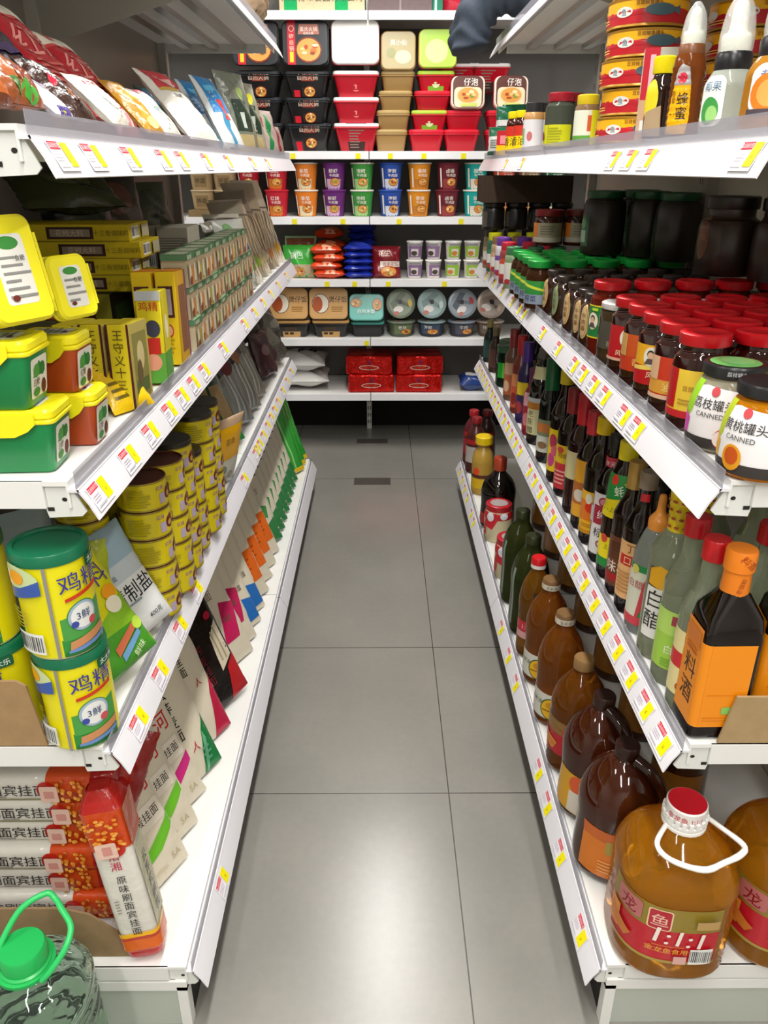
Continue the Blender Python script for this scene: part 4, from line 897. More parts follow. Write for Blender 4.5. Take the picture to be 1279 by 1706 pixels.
bottle('dark sauce bottle with peach label and red band round its neck', .033, .265, 'dark', dk, '#8a7a68', ([R(-.05, .03, .05, .14, '#e8b478'), R(-.03, .095, .02, .115, '#c8281c'), T('口福', -.004, .105, .017, '#f4d8b0'), T('丁', -.01, .128, .018, '#7a4a2a'), LN(-.03, .04, .01, .085, 6, '#b8844a', 3)], [R(-.016, .214, .016, .228, '#c01c2a')]), 1040, 1027, turn=-28, neck=.0145)
bottle('dark sauce bottle with golden foil neck and brown label', .033, .26, 'dark', '#180a06', '#b8924a', [R(-.05, .02, .05, .12, '#6a3a22'), T('味极鲜', .004, .06, .026, '#e8dcd0'), R(-.05, .03, .05, .045, '#a8141c'), LN(-.03, .075, .02, .11, 5, '#54301c', 3)], 1021, 999, turn=-26, capkey='tin', caph=.05)
bottle('oyster sauce bottle with yellow cap and green and yellow labels', .034, .275, 'dark', '#160a05', '#f0dc10', ([R(-.05, .13, .05, .215, '#1f8f3c'), Pg([(-.05, .13), (.05, .13), (.05, .168), (0, .17), (-.05, .16)], '#f0dc14'), T('蚝油', .002, .186, .022, '#f0f4e4', 8), E(-.022, .205, .009, .01, '#d83a2c'), T('上等蚝油', -.002, .147, .011, '#8a8a1c'), E(.02, .2, .02, .005, '#c8d030')], [R(-.05, .035, .05, .09, '#f0dc14'), R(-.05, .026, .05, .045, '#1c8a3a'), T('上蚝油', -.008, .07, .012, '#6a8a1c'), E(-.026, .086, .008, .009, '#d84a3a')]), 999, 970, turn=-20, neck=.017, capr=.018, caph=.036, P=curve([(.031, 0), (.034, .005), (.034, .13), (.031, .15), (.029, .2), (.022, .225), (.017, .245)], 3))
bottle('light soy sauce bottle with white and crimson label and small red neck label', .034, .265, 'dark', '#0d0505', '#1a1818', [R(-.042, .02, .042, .15, '#e2dfe2'), R(-.036, .085, .04, .125, '#a8283c'), T('纯酱油', .004, .106, .021, '#f4eef0'), E(-.014, .134, .012, .01, '#b02438'), E(-.014, .134, .009, .007, '#d88a94'), T('标生抽', .0, .068, .021, '#3a3438'), E(-.014, .044, .008, .008, '#8a3a3a'), E(.012, .044, .008, .008, '#8a3a3a'), E(-.014, .044, .005, .005, '#d8c8c8'), E(.012, .044, .005, .005, '#d8c8c8'), LN(-.014, .026, .016, .032, 1, '#8a8488', 1), R(-.045, .088, -.036, .12, '#c8c4c8')], 976, 945, turn=-10, more=lambda t: (lambda b: (b.rev([(.0165, .196), (.0165, .222)], 'gloss', '#b8283c', 20, cap=(False, False)), b.art([T('海天酱油', 0, .209, .012, '#e8c4c8')], m_cyl([(.0166, .19), (.0166, .23)], .0166, -8), 'gloss', .005), b.build('neck_label', t)))(MB()))
bottle('dark bottle with yellow cap and orange crab-picture label', .034, .275, 'dark', '#150906', '#f0c800', [R(-.05, .03, .05, .12, '#f0b81c'), R(-.05, .055, .05, .1, '#e07a1e'), E(-.006, .085, .018, .012, '#d8321c'), E(-.016, .105, .008, .012, '#e8e0c8'), R(-.05, .026, .05, .034, '#c88a10'), LN(-.03, .04, .0, .05, 2, '#b8741c', 2)], 957, 910, turn=-20, capr=.018, caph=.034, neck=.016)
bottle('dark bottle with orange label behind the yellow cap', .033, .265, 'dark', dk, '#c8283a', [R(-.05, .03, .05, .16, '#e8a82c'), R(-.04, .06, .02, .11, '#b86a2c'), E(-.01, .08, .016, .014, '#d8d0c0')], 945, 884, turn=-30, capr=.016, caph=.05)
bottle('dark bottle with long red cap and blank cream label', .034, .28, 'dark', '#22080a', '#c01428', [R(-.05, .085, .05, .15, '#d9cf9c')], 932, 858, turn=-20, capr=.0175, caph=.07, neck=.014)
bottle('dark bottle with yellow label over red, beside the blank cream label', .033, .265, 'dark', dk, '#8a1c24', [R(-.05, .06, .05, .13, '#e8c02c'), R(-.05, .02, .05, .085, '#c8323c'), E(-.016, .118, .01, .008, '#c84a3a'), T('特级酱', .0, .105, .014, '#6a4a1a'), LN(-.03, .03, .01, .07, 4, '#e8a8a0', 3)], 914, 829, turn=-28, capr=.016, caph=.06)
bottle('dark bottle with yellow cap and yellow label with pink flowers', .034, .285, 'dark', '#140806', '#e0c81c', [R(-.05, .03, .05, .14, '#eccc14'), E(-.012, .11, .012, .018, '#b83a5a'), E(-.014, .06, .011, .018, '#c8408a'), E(-.006, .085, .009, .014, '#d8607a')], 902, 806, turn=-34, capr=.017, caph=.034)
bottle('dark slim bottle with green neck wrap and orange and white label', .031, .28, 'dark', '#0d1010', '#0f5a34', [R(-.05, .03, .05, .075, '#cfd0c4'), R(-.05, .075, .05, .12, '#7f8a6c'), R(-.04, .085, .02, .11, '#c87a3a'), E(-.004, .05, .014, .01, '#8a6a4a')], 889, 772, turn=-34, capr=.0195, caph=.095, neck=.0165)
bottle('dark bottle with two cream labels, one on its neck', .033, .275, 'dark', '#0e0c08', '#6a675c', ([R(-.05, .03, .05, .105, '#d8d4a4'), TV('老陈醋', -.014, .068, .022, '#4a4428'), R(-.05, .105, .05, .125, '#b8762a'), R(-.05, .125, .05, .138, '#b8bcc0')], [R(-.05, .19, .05, .225, '#d4d0a0')]), 877, 742, turn=-34, capr=.014, caph=.04, P=curve([(.03, 0), (.033, .005), (.033, .15), (.029, .18), (.022, .2), (.02, .225), (.014, .245), (.014, .26)], 3))
MISC = [(862, 727, .03, .2, '#8a1c34', '#6a2a48', 'crimson carton-like slim bottle'), (855, 706, .03, .25, '#2a1c50', '#4a2c8a', 'bottle with purple cap and yellow patch'), (848, 690, .03, .25, '#7a2c1c', '#b8202c', 'bottle with red cap and orange-red label'), (841, 668, .03, .24, '#6a4a38', '#8a2a2c', 'brown bottle with red top')]
for i, (px, py, r, h, c, cc, nm) in enumerate(MISC):
    bottle(nm + ' near the far end of the bottle shelf', r, h, 'gloss', c, cc, [R(-.05, .02, .05, .12, ['#a0243c', '#3a2a5a', '#c85a3a', '#b0603a'][i]), R(-.02, .09, .02, .13, ['#d8a0a8', '#e8c828', '#d88a5a', '#c8a080'][i]), E(-.006, .05, .012, .02, ['#c87a80', '#a83a3a', '#8a2a2a', '#d8b090'][i])], px, py, turn=-40, capr=.016, caph=.06)
GC = vessel('drink_can', 'dark green jar with shiny green band near the far end of bottle shelf', 'jar', [(.034, 0), (.037, .003), (.037, .11), (.033, .12), (.033, .135)], 'dark', '#10231a', (lidp(.036, .125, .15), 'gloss', '#2f5a3c'), [R(-.02, .035, .03, .09, '#1f9a2c'), R(.0, .035, .008, .09, '#7ad85a')], -30, parts=('jar_body', 'lid', 'label'))
x, y = at_base(826, 646, z, .035); use(GC, 'dark green jar with shiny green band near the far end of bottle shelf', x, y, z); use(GC, 'dark green jar behind the one with the shiny band', x + .02, y + .085, z)
for i, (px, py) in enumerate(((806, 621), (798, 604))): bottle(f'slim dark bottle at the far end of the bottle shelf, {["nearer", "farther"][i]} of two', .026, .17, 'gloss', ['#3a2a22', '#1c2a26'][i], ['#7a6a48', '#a08a50'][i], [R(-.04, .02, .04, .09, ['#5a3a34', '#2a4a44'][i])], px, py, capr=.013)
# second row of bottles in the shade
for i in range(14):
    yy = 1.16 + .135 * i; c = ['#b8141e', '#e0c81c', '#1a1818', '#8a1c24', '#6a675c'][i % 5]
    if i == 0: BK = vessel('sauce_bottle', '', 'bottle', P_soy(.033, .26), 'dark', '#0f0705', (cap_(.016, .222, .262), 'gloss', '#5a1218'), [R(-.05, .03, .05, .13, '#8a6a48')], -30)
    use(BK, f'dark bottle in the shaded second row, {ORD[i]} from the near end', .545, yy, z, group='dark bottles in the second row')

# ---- bottom shelf: cooking oil
z = ZR[3]
OIL = '#cc8a1c'
def oilP(r, h, nk): return curve([(r * .86, 0), (r * .97, .008), (r, .03), (r * .97, h * .36), (r, h * .52), (r * .98, h * .62), (r * .8, h * .75), (r * .45, h * .86), (nk, h * .9), (nk, h * .93)], 3)
def ribbed(r, h, nk):
    L = [(r * .86, 0), (r * .97, .008)]
    k = 0; z_ = .016
    while z_ < h * .56:
        L += [(r, z_), (r * .975, z_ + h * .028)]; z_ += h * .056
    return L + [q for q in oilP(r, h, nk) if q[1] > h * .58]
def big_oil(t):
    pass
t = thing('oil_bottle', '', 'oil bottle'); r, h = .092, .285; PB = ribbed(r, h, .026)
b = MB(); b.rev(PB, 'oil', OIL, 40, 2.7); b.build('bottle_body', t)
PL = [(r * 1.004, 0), (r * 1.004, h * .6)]
b = MB(); b.art([R(-.1, .052, .075, .165, '#bc1626'), R(-.1, .125, .075, .165, '#8f7a28'), Pg([(-.1, .118), (-.03, .13), (.03, .12), (.075, .118), (.075, .128), (-.1, .132)], '#8f7a28'), R(-.1, .048, .075, .054, '#a89040'), RR(-.032, .118, .002, .16, .005, '#e8c8a0'), RR(-.03, .12, .0, .158, .004, '#b0182a'), T('鱼', -.015, .139, .027, '#e8b8a8'), RR(-.085, .125, -.04, .162, .006, '#b86a68'), T('龙', -.062, .142, .03, '#8a1420'), T('1:1:1', .016, .105, .045, '#f4e6dc', -7), T('1:1:1', .0166, .1054, .045, '#f4e6dc', -7), T('金龙鱼食用调和油', .02, .077, .0125, '#e8a83c', -2), LN(-.02, .086, .05, .089, 1, '#d8902c', 1),
    R(-.1, .07, -.075, .118, '#d88a2c'), Pg([(-.095, .11), (-.05, .085), (-.06, .07), (-.098, .08)], '#c8742c'), BC(.035, .052, .068, .085), R(.012, .055, .03, .072, '#d8a8a0'), R(.035, .133, .066, .15, '#b8945a')], m_cyl(PL, r, -16, 2.7), 'gloss', .011); b.build('label', t)
b = MB(); b.rev([(.027, .258), (.034, .262), (.034, .266)], 'gloss', '#eeeeea', 24)
for k in range(20):
    a = 2 * pi * k / 20; b.M = Matrix.Rotation(a, 4, 'Z'); b.box(.03, .0345, -.003, .003, .266, .276, 'gloss', '#eeeeea')
b.M = None
b.rev([(.03, .268), (.031, .27), (.031, .292), (.029, .294)], 'gloss', '#e9e4e2', 28, cap=(True, False)); b.art([T('金龙鱼 1:1:1', 0, .281, .011, '#c8404a'), T('金龙鱼', .075, .281, .011, '#c8404a'), T('金龙鱼', -.075, .281, .011, '#c8404a')], m_cyl([(.0311, .26), (.0311, .3)], .0311, -20), 'gloss', .008)
b.rev([(.029, .2935), (.027, .2925), (.001, .2925)], 'gloss', '#c01424', 28, cap=(False, True)); b.build('cap', t)
b = MB(); b.tube([(-.03, -.012, .256), (-.052, -.045, .252), (-.046, -.066, .248), (-.02, -.078, .243), (.012, -.082, .241), (.04, -.07, .243), (.07, -.055, .246), (.078, -.04, .25), (.05, -.01, .256), (.03, .012, .258)], [.004, .004, .0042, .0045, .005, .0045, .005, .0045, .004, .004], 'gloss', '#f1f0ec', 10)
b.rev([(.027, .25), (.034, .253), (.034, .258), (.027, .26)], 'gloss', '#f1f0ec', 24); b.build('handle', t)
x, y = at_base(1083, 1627, z, .09); use(t, 'big five-litre golden oil jug with white carry loop and red label, whole in view', x, y, z, face=-4)
x, y = at_base(1258, 1606, z, .09); use(t, 'second big golden oil jug with white carry loop, cut by the picture edge', x, y, z, face=2)
def oilb(label, r, h, col, capc, lab, px, py, turn=-30, key='oil', nk=.018, capr=.021, caph=.024, P=None, sq=2.0, more=None, nm='oil_bottle', face=0, ribs=False):
    P = P or (ribbed(r, h, nk) if ribs else oilP(r, h, nk))
    t = vessel(nm, label, 'oil bottle', P, key, col, (cap_(capr, h * .92, h * .92 + caph), 'gloss', capc) if capc else None, lab, turn, sq, n=32, more=more)
    x, y = at_base(px, py, z, r * .95); return place(t, x, y, z, face)
def handle(col, s=1):
    def f(t):
        b = MB(); b.tube([(.02, -.03, .15 * s), (.028, -.055, .16 * s), (.024, -.066, .2 * s), (.012, -.05, .235 * s), (0, -.02, .25 * s)], .011, 'dark', col, 10); b.build('handle', t)
    return f
br = '#3a1608'
oilb('dark brown oil jug with orange label next to the big golden jug', .072, .27, br, '#2a120c', [R(-.1, .02, .08, .125, '#d87820'), R(-.1, .1, .08, .125, '#c8621c'), R(-.05, .075, -.02, .105, '#a8923c'), E(.03, .06, .03, .03, '#e09a3a'), LN(-.06, .03, .0, .06, 4, '#e8a860', 3)], 1006, 1478, turn=-20, key='dark', more=handle('#2a120a'), face=30)
oilb('dark brown oil jug with yellow label and moulded handle', .068, .27, br, '#2a120c', ([R(-.1, .018, .09, .11, '#e8c410'), R(-.1, .018, -.02, .11, '#d8a018'), E(-.04, .088, .022, .022, '#d85a2c'), R(-.06, .02, -.03, .07, '#d8d0c0'), LN(-.01, .04, .07, .1, 8, '#c0a008', 3), BC(.0, .014, .045, .034)], [R(.03, .15, .055, .205, '#e8a80c')]), 979, 1402, turn=-18, key='dark', more=handle('#2a120a'), face=10)
oilb('mid-size golden oil bottle with red label like the big jug', .058, .27, '#9a5a14', '#8a6a40', [R(-.1, .05, .07, .12, '#b8162a'), R(-.1, .1, .07, .135, '#8a6a30'), RR(-.03, .102, .0, .132, .004, '#c0303a'), T('鱼', -.015, .117, .02, '#e8b8a8'), T('1:1:1', .012, .088, .024, '#f0e0d8', -5), T('金龙鱼', .012, .068, .01, '#e0a040'), Pg([(-.1, .1), (-.04, .08), (-.05, .06), (-.1, .07)], '#d08030'), R(.0, .052, .018, .066, '#d8a8a0')], 942, 1303, turn=-14, ribs=True)
for i, (px, py) in enumerate(((908, 1214), (876, 1146))):
    oilb(f'amber corn oil bottle with white cap ring and yellow corn label, {["nearer", "farther"][i]} of two', .052, .285, '#a8621c', '#7a5a38', [R(-.07, .024, .06, .09, '#d8d8cc'), E(.0, .052, .03, .03, '#2f5a34'), E(.0, .052, .027, .027, '#e8b418'), E(-.004, .062, .012, .009, '#c8901a'), R(-.024, .046, .024, .049, '#8a5a1c'), T('玉米油', -.046, .066, .014, '#5a6a5a'), BC(.034, .024, .055, .044)], px, py, turn=-24, more=lambda t: (lambda b: (b.rev([(.0225, .262), (.0225, .276)], 'gloss', '#d9d2c0', 20, cap=(False, False)), b.art([T('玉米油', 0, .269, .009, '#6a6458')], m_cyl([(.0226, .2), (.0226, .3)], .0226, -10), 'gloss', .008), b.build('cap_ring', t)))(MB()))
oilb('slim amber oil bottle with red cap and white band', .042, .285, '#a87018', '#c8141e', [R(-.06, .08, .0, .11, '#c8283a'), T('1:1', -.018, .094, .02, '#f0d8d0'), R(.0, .13, .05, .17, '#c89a1c'), R(.0, .17, .05, .2, '#2a2a1c'), R(-.05, .06, .01, .08, '#d8a0a0')], 857, 1099, turn=-20, nk=.017, capr=.019, more=lambda t: (lambda b: (b.rev([(.0195, .258), (.0195, .268)], 'gloss', '#e8e4e0', 20, cap=(False, False)), b.build('cap_ring', t)))(MB()))
for i, (px, py) in enumerate(((848, 1060), (838, 1008))):
    oilb(f'dark green olive oil bottle with grey side strip, {["nearer", "farther"][i]} of two', .05, .29, '#39401c', '#2a3018', [R(-.05, .03, -.036, .2, '#7f9484')], px, py, turn=-20, key='jelly', sq=3.4, nk=.02)
MP = curve([(.044, 0), (.048, .005), (.048, .1), (.042, .112), (.042, .12)], 2)
for i, (px, py) in enumerate(((830, 968), (812, 905))):
    t = vessel('powder_jar', f'cream tin with red lid and red and white swirls, {["nearer", "farther"][i]} of two', 'jar', MP, 'gloss', '#cbbf9c', (lidp(.044, .116, .134), 'gloss', '#b81828'), [R(-.12, .085, .12, .118, '#c01c2a'), Pg([(-.05, .06), (-.01, .05), (.01, .09), (-.04, .1)], '#c8202e'), E(-.02, .095, .014, .016, '#dfe2ea'), E(-.045, .045, .01, .026, '#b83a3a'), E(.03, .1, .014, .012, '#dfe2ea')], -20, parts=('tin_body', 'lid', 'label'), more=lambda t: (lambda b: (b.art([E(0, 0, .034, .034, '#8a5a5a', 20), E(0, 0, .03, .03, '#a89a98', 20)], m_top(.133), 'gloss'), b.build('lid_print', t)))(MB()))
    x, y = at_base(px, py, z, .046); place(t, x, y, z, 0)
oilb('black soy sauce jug with red-brown cap and red label at its foot', .062, .235, '#0d0706', '#a03a20', [R(-.08, .02, .05, .06, '#a81c26'), R(-.04, .05, .05, .065, '#c89a2c')], 811, 892, key='dark', nk=.02, capr=.023, caph=.045, nm='soy_jug', turn=-20)
oilb('yellow ribbed bottle with bright yellow cap', .044, .225, '#b8923c', '#e8c40c', [R(-.06, .03, .05, .07, '#d8b018'), E(-.01, .1, .014, .016, '#e84a24'), R(-.06, .072, .05, .086, '#5a2a1c')], 786, 826, key='gloss', nk=.03, capr=.034, caph=.03, ribs=True, nm='sauce_jug')
oilb('tan bottle with grey cap beside the yellow ribbed bottle', .032, .2, '#8a6a4c', '#a8acae', [R(-.04, .02, .04, .1, '#9a6a4a'), E(0, .06, .014, .02, '#c84a2a')], 803, 834, key='gloss', nm='sauce_jug')
for i, (px, py) in enumerate(((773, 790), (779, 770), (806, 772))):
    oilb(f'dark red sauce jug at the far end of bottom shelf, {ORD[i]} from the front', .042, .235, ['#4a1c18', '#5a1820', '#3a1a16'][i], ['#8a1c20', '#a01a22', '#7a141c'][i], [R(-.05, .05, .05, .12, ['#b8b0a8', '#a8202a', '#8a2a24'][i]), R(-.05, .13, .05, .15, '#a01a22')], px, py, key='gloss', nm='sauce_jug')
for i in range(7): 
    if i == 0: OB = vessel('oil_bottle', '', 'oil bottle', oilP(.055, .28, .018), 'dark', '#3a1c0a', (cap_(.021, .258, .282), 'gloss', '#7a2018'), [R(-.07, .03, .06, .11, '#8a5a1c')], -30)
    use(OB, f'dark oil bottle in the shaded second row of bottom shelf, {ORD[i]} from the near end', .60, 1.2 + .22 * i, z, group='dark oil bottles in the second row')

# ------------------------------------------------------------------ goods on the left of the aisle
ZL = [t[0] + .001 for t in TIER[-1]]
def lx(px, X, py=238): return onx(px, py, X)[0]
def clampx(x, zz, w, t, face):
    """keep a leaning bag behind the clear guard of its shelf"""
    k = min(range(4), key=lambda i: abs(ZL[i] - zz))
    if abs(ZL[k] - zz) > .03: return x
    return min(x, -(TIER[-1][k][1] + .027 + w / 2 * abs(cos(rad(face))) + t * .3))
# ---- eye-level shelf: bags of sugar and dried spices
z = ZL[0]
def spice(label, px, X, w, h, t, col, art, sd, lean=46, zz=0, face=90, roll=0, key='film', cr=.35, inner=None, y=None, cat='spice bag', belly=.1, sc=None):
    w *= 1.5 if px < 230 else 1.3
    sc = sc or (.45 if px < 230 else .52)
    o = bag('spice_bag', w, h, t, key, col, art, label, cat, cr, sd, inner=inner, belly=belly)
    yy = lx(px, X) if y is None else y
    X = clampx(X, z, w * sc, t * sc, face)
    place(o, X, yy, z + zz + t * .42 * sin(rad(lean)), face, lean, roll, sc=sc); return o
gn = lambda n, c: [E(.02 * ((k * 37) % 7 - 3) / 3, .02 + .013 * k, .006, .004, c, 6) for k in range(n)]
spice('brown and orange snack bag at the near end of the eye-level shelf', 10, -.385, .12, .17, .06, '#6a3418', [Pg([(-.05, .02), (.0, .05), (.05, .01), (.05, .1), (-.05, .12)], '#b8602a'), R(-.05, .12, .05, .16, '#8a2418'), E(.02, .05, .02, .014, '#d8a03a')], 21, 44)
spice('glossy brown candied fruit bag with green corner', 55, -.385, .15, .2, .07, '#8a4820', [E(-.02, .1, .05, .06, '#a0562a'), E(.03, .05, .04, .03, '#6f2a16'), E(.03, .02, .04, .02, '#3f9a34'), R(-.06, .165, .06, .19, '#7ab52a'), R(-.02, .165, .02, .19, '#e0c81c'), E(-.03, .03, .02, .02, '#3a6a24'), E(.01, .12, .03, .02, '#c07a3a')], 22, 46, sc=.5)
spice('white bag with purple foot beside the dark star-anise bag', 118, -.375, .1, .19, .045, '#c9c6d2', [R(-.05, 0, .05, .03, '#4a3a86'), R(-.03, .0, .0, .012, '#c8c02a'), R(-.02, .1, .04, .16, '#a9a4b8')], 23, 50, sc=.36)
spice('dark brown dried spice bag with white brush characters', 150, -.375, .12, .22, .05, '#33190f', [R(-.06, .12, .06, .205, '#2a1a16'), T('桂皮', .004, .165, .05, '#efece8', -25), E(-.045, .115, .014, .018, '#c02038')] + [Pg([(.03 * cos(k * 2.1), .05 + .03 * sin(k * 1.7)), (.035 * cos(k * 2.1 + .5), .055 + .034 * sin(k * 1.7 + .4)), (.012, .05)], ['#6a3a24', '#1c0c08', '#8a5636'][k % 3]) for k in range(14)], 24, 47, roll=4)
spice('cream white sugar bag with red ribbon stripes', 212, -.37, .16, .2, .05, '#d9d4c8', [Pg([(-.08, .14), (.08, .12), (.08, .132), (-.08, .155)], '#b81c2c'), R(-.06, .16, .06, .19, '#ece9e2'), T('十', .045, .05, .03, '#c02a3a'), R(.04, .0, .07, .035, '#d88a94'), E(-.02, .07, .03, .03, '#e6e2d8')] + gn(5, '#b8b0a0'), 25, 46)
spice('amber rock sugar bag behind the pale white bags', 264, -.375, .09, .22, .04, '#b88420', [R(-.03, .02, .03, .1, '#c89a3a'), R(-.04, .12, .04, .16, '#a8983a'), E(.0, .03, .03, .02, '#d8b878')], 26, 46, face=76)
spice('pale white bag with small red print', 292, -.37, .1, .2, .04, '#cfcac2', [R(-.04, .16, .04, .19, '#c0606a'), E(.0, .1, .02, .01, '#8aa0a0')] + gn(6, '#a8a294'), 27, 44, face=78)
spice('tall white sugar bag with red and gold top, leaning forward', 345, -.375, .17, .3, .05, '#d8d4cb', [Pg([(-.085, .2), (.085, .2), (.085, .3), (-.085, .3)], '#b8202c'), R(-.085, .19, .085, .204, '#c0a03a'), R(-.04, .225, .05, .25, '#d8a8a0'), T('白砂糖', .0, .17, .02, '#2e2a28')], 28, 42, face=74, sc=.6)
for k in range(2):
    spice(['blue and white bag with red patch, its blue top upright', 'second blue and white bag, behind the first one'][k], 392 - 26 * k, -.38 - .06 * k, .13, .26, .04, '#cdd2d2', [R(-.065, .12, .065, .26, '#1c7ab8'), Pg([(-.01, 0), (.02, 0), (.0, .06), (.012, .12), (-.02, .12), (-.03, .06)], '#3a8ab0'), RR(-.01, .09, .03, .17, .01, ['#c83a34', '#7a2a34'][k]), R(-.05, .2, .02, .22, '#58b0d8')], 29 + k, 28, face=74, sc=.72)
for k, (px, c1, c2, nm) in enumerate(((412, '#6d7264', '#28352a', 'clear bag with dark green print and tan foot'), (428, '#8a8a78', '#26352c', 'clear bag with yellow tag and dark green print'), (450, '#a89890', '#1f7a44', 'clear pinkish bag with a green stripe'), (462, '#8f8078', '#7a2a30', 'thin clear bag with red print at the far end'))):
    spice(nm + ' on the eye-level shelf', px, -.385, [.14, .14, .13, .1][k], [.25, .24, .17, .12][k], .035, c1, [R(-.05, .06, .05, .16, c2), R(-.05, .0, .05, .05, ['#a8966a', '#a39468', '#b0a49c', '#a09890'][k]), E(.02, .18, .02, .02, ['#8a9a5a', '#d0c830', '#c8c0b8', '#b8b0a8'][k]), R(-.01, .07, .015, .12, '#b8c0b4')] if k < 2 else [Pg([(-.015, .0), (.012, .0), (.024, .15), (-.01, .15)], c2), R(-.06, .1, -.03, .14, '#8a4a40')], 33 + k, 14, face=68, sc=.84)
# second row, higher and deeper
spice('purple and black bag lying behind the brown candied fruit bag', 62, -.45, .17, .2, .05, '#241a30', [R(-.08, .0, .08, .05, '#8a8690'), BC(-.02, .008, .06, .045), T('葡萄', -.05, .12, .04, '#5a3a8a'), R(-.08, .06, .08, .09, '#3a2a58')], 37, 42, zz=.045, sc=.5)
RB = bag('sugar_bag', .2, .24, .06, 'film', '#a81422', [R(-.1, .175, .1, .24, '#d9d2c0'), R(-.05, .195, -.02, .22, '#b8303a'), R(-.1, .172, .1, .18, '#c03a3a'), T('红糖', .0, .12, .07, '#d88a80'), LN(-.07, .03, .07, .08, 4, '#c85a52', 3)], sd=38, cat='sugar bag', cr=.3)
use(RB, 'crimson sugar bag with cream top standing behind the spice bags, nearer of two', -.445, lx(128, -.445), z + .04, 88, 40, 0, sc=.72, group='crimson sugar bags')
use(RB, 'crimson sugar bag standing behind the spice bags, farther of two', -.44, lx(196, -.44), z + .03, 86, 42, 3, sc=.7, group='crimson sugar bags')
spice('amber bag standing at the back beside the crimson sugar bags', 150, -.6, .22, .24, .04, '#b08a30', [R(-.1, .03, .1, .18, '#a8762a'), R(-.1, .19, .1, .2, '#c8a040')], 39, 26, zz=.0, face=84, sc=.72)
spice('small red bag at the back beside the dark green bag', 222, -.5, .13, .16, .035, '#a81a2a', [R(-.05, .02, .05, .06, '#c04a4a')], 40, 24, zz=0, sc=.75)
spice('dark green bag behind the tall red-topped sugar bag', 285, -.48, .16, .18, .04, '#16402e', [R(-.07, .12, .07, .17, '#2f86b0')], 41, 20, zz=0, face=80, sc=.7)
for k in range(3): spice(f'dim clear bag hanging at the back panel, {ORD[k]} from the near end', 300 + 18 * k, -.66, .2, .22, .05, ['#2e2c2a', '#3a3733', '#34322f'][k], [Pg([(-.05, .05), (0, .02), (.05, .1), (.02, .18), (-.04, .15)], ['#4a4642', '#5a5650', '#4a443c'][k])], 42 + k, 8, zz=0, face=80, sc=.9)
# ---- second shelf
z = ZL[1]
LBL = lambda c2, up: [RR(-.036, up, .036, up + .068, .006, '#e6e4d6'), Pg([(-.028, up + .036), (.0, up + .062), (.028, up + .04), (.01, up + .036)], '#3a8a3a'), E(-.012, up + .046, .014, .012, '#4f9a44', 9), E(.014, up + .046, .012, .012, '#2f7a34', 9), T('红糖' if c2 else '白糖', -.012, up + .027, .014, '#5a4a3a'), E(.018, up + .014, .01, .013, '#6a2a1c'), E(-.014, up + .01, .014, .008, '#4a8a3a')]
def lidtub(w, d, h, col, ylbl, cat='storage tub'):
    t = thing('storage_tub', '', cat)
    b = MB(); b.rbox(w * .95, d * .95, 0, h - .008, 'gloss', col, .014, .84, n=4, ez=.004); b.build('tub_body', t)
    b = MB(); b.rbox(w, d, h - .014, h - .006, 'gloss', '#efe11a', .016, n=4, ez=.002); b.rbox(w * .985, d * .985, h - .008, h + .012, 'gloss', '#f4e81c', .018, n=4, ez=.005)
    for s in (-1, 1):
        pts = [(-w * .32, h + .006), (w * .32, h + .006), (w * .32, h - .012), (w * .24, h - .024), (w * .1, h - .034), (-w * .1, h - .034), (-w * .24, h - .024), (-w * .32, h - .012)]
        V0 = len(b.v); b.prism(pts, .005, 'gloss', '#f4e81c', 'y'); b.v[V0:] = [(x, y + s * (d / 2 + .003), q) for x, y, q in b.v[V0:]]
    b.art([RR(-w * .32, -d * .26, w * .32, d * .26, .007, '#e4e2da'), E(-w * .24, 0, w * .06, d * .18, '#3a8a3a')] + [R(-w * .12 + .012 * k, -d * .2, -w * .12 + .012 * k + .004, d * (.05 + .1 * (k % 3)), '#8a8a86') for k in range(int(w * 36))] + [E(w * .26, -d * .12, w * .03, d * .06, '#6a2a1c'), T('食糖', -w * .1, d * .12, .01, '#4a4a44', 90)], m_top(h + .012), 'paper'); b.build('lid', t)
    b = MB(); S = (lambda u, v, e: (w * .95 / 2 * (.84 + .16 * (v - .004) / (h - .016)) + .0002 + e, u, v)); b.art(LBL(ylbl, .014 if h > .1 else .006), S, 'paper'); b.build('label', t)
    return t
GT = lidtub(.17, .115, .105, '#16884a', 0); OT = lidtub(.115, .092, .092, '#b0461a', 1)
use(GT, 'green tub with yellow clip lid, lowest of the green stack', -.441, .898, z, 3, sc=.68, group='green and yellow tubs')
use(GT, 'green tub with yellow clip lid, middle of the green stack', -.452, .89, z + .0805, 2, sc=.68, group='green and yellow tubs')
o = copy_tree(GT); tag(o, 'green tub lying on its side on top, yellow lid and label facing out', None, 'green and yellow tubs')
n_ = Vector((.86, -.46, .2)).normalized(); c_ = Vector((.46, .86, -.0)); c_ = (c_ - n_ * c_.dot(n_)).normalized(); x_ = c_.cross(n_)
o.matrix_world = Matrix(((x_.x, c_.x, n_.x, -.468), (x_.y, c_.y, n_.y, .913), (x_.z, c_.z, n_.z, z + .219), (0, 0, 0, 1))) @ Matrix.Scale(.68, 4)
use(OT, 'rust orange tub with yellow lid, lowest of the orange stack', -.408, .992, z, 2, sc=.7, group='orange and yellow tubs')
use(OT, 'rust orange tub with yellow lid, upper of the orange stack', -.417, .985, z + .0742, 0, sc=.7, group='orange and yellow tubs')
o = copy_tree(OT); tag(o, 'small tub on top with yellow lid and label turned outwards', None, 'orange and yellow tubs')
o.matrix_world = Matrix(((x_.x, c_.x, n_.x, -.432), (x_.y, c_.y, n_.y, 1.0), (x_.z, c_.z, n_.z, z + .191), (0, 0, 0, 1))) @ Matrix.Scale(.66, 4)
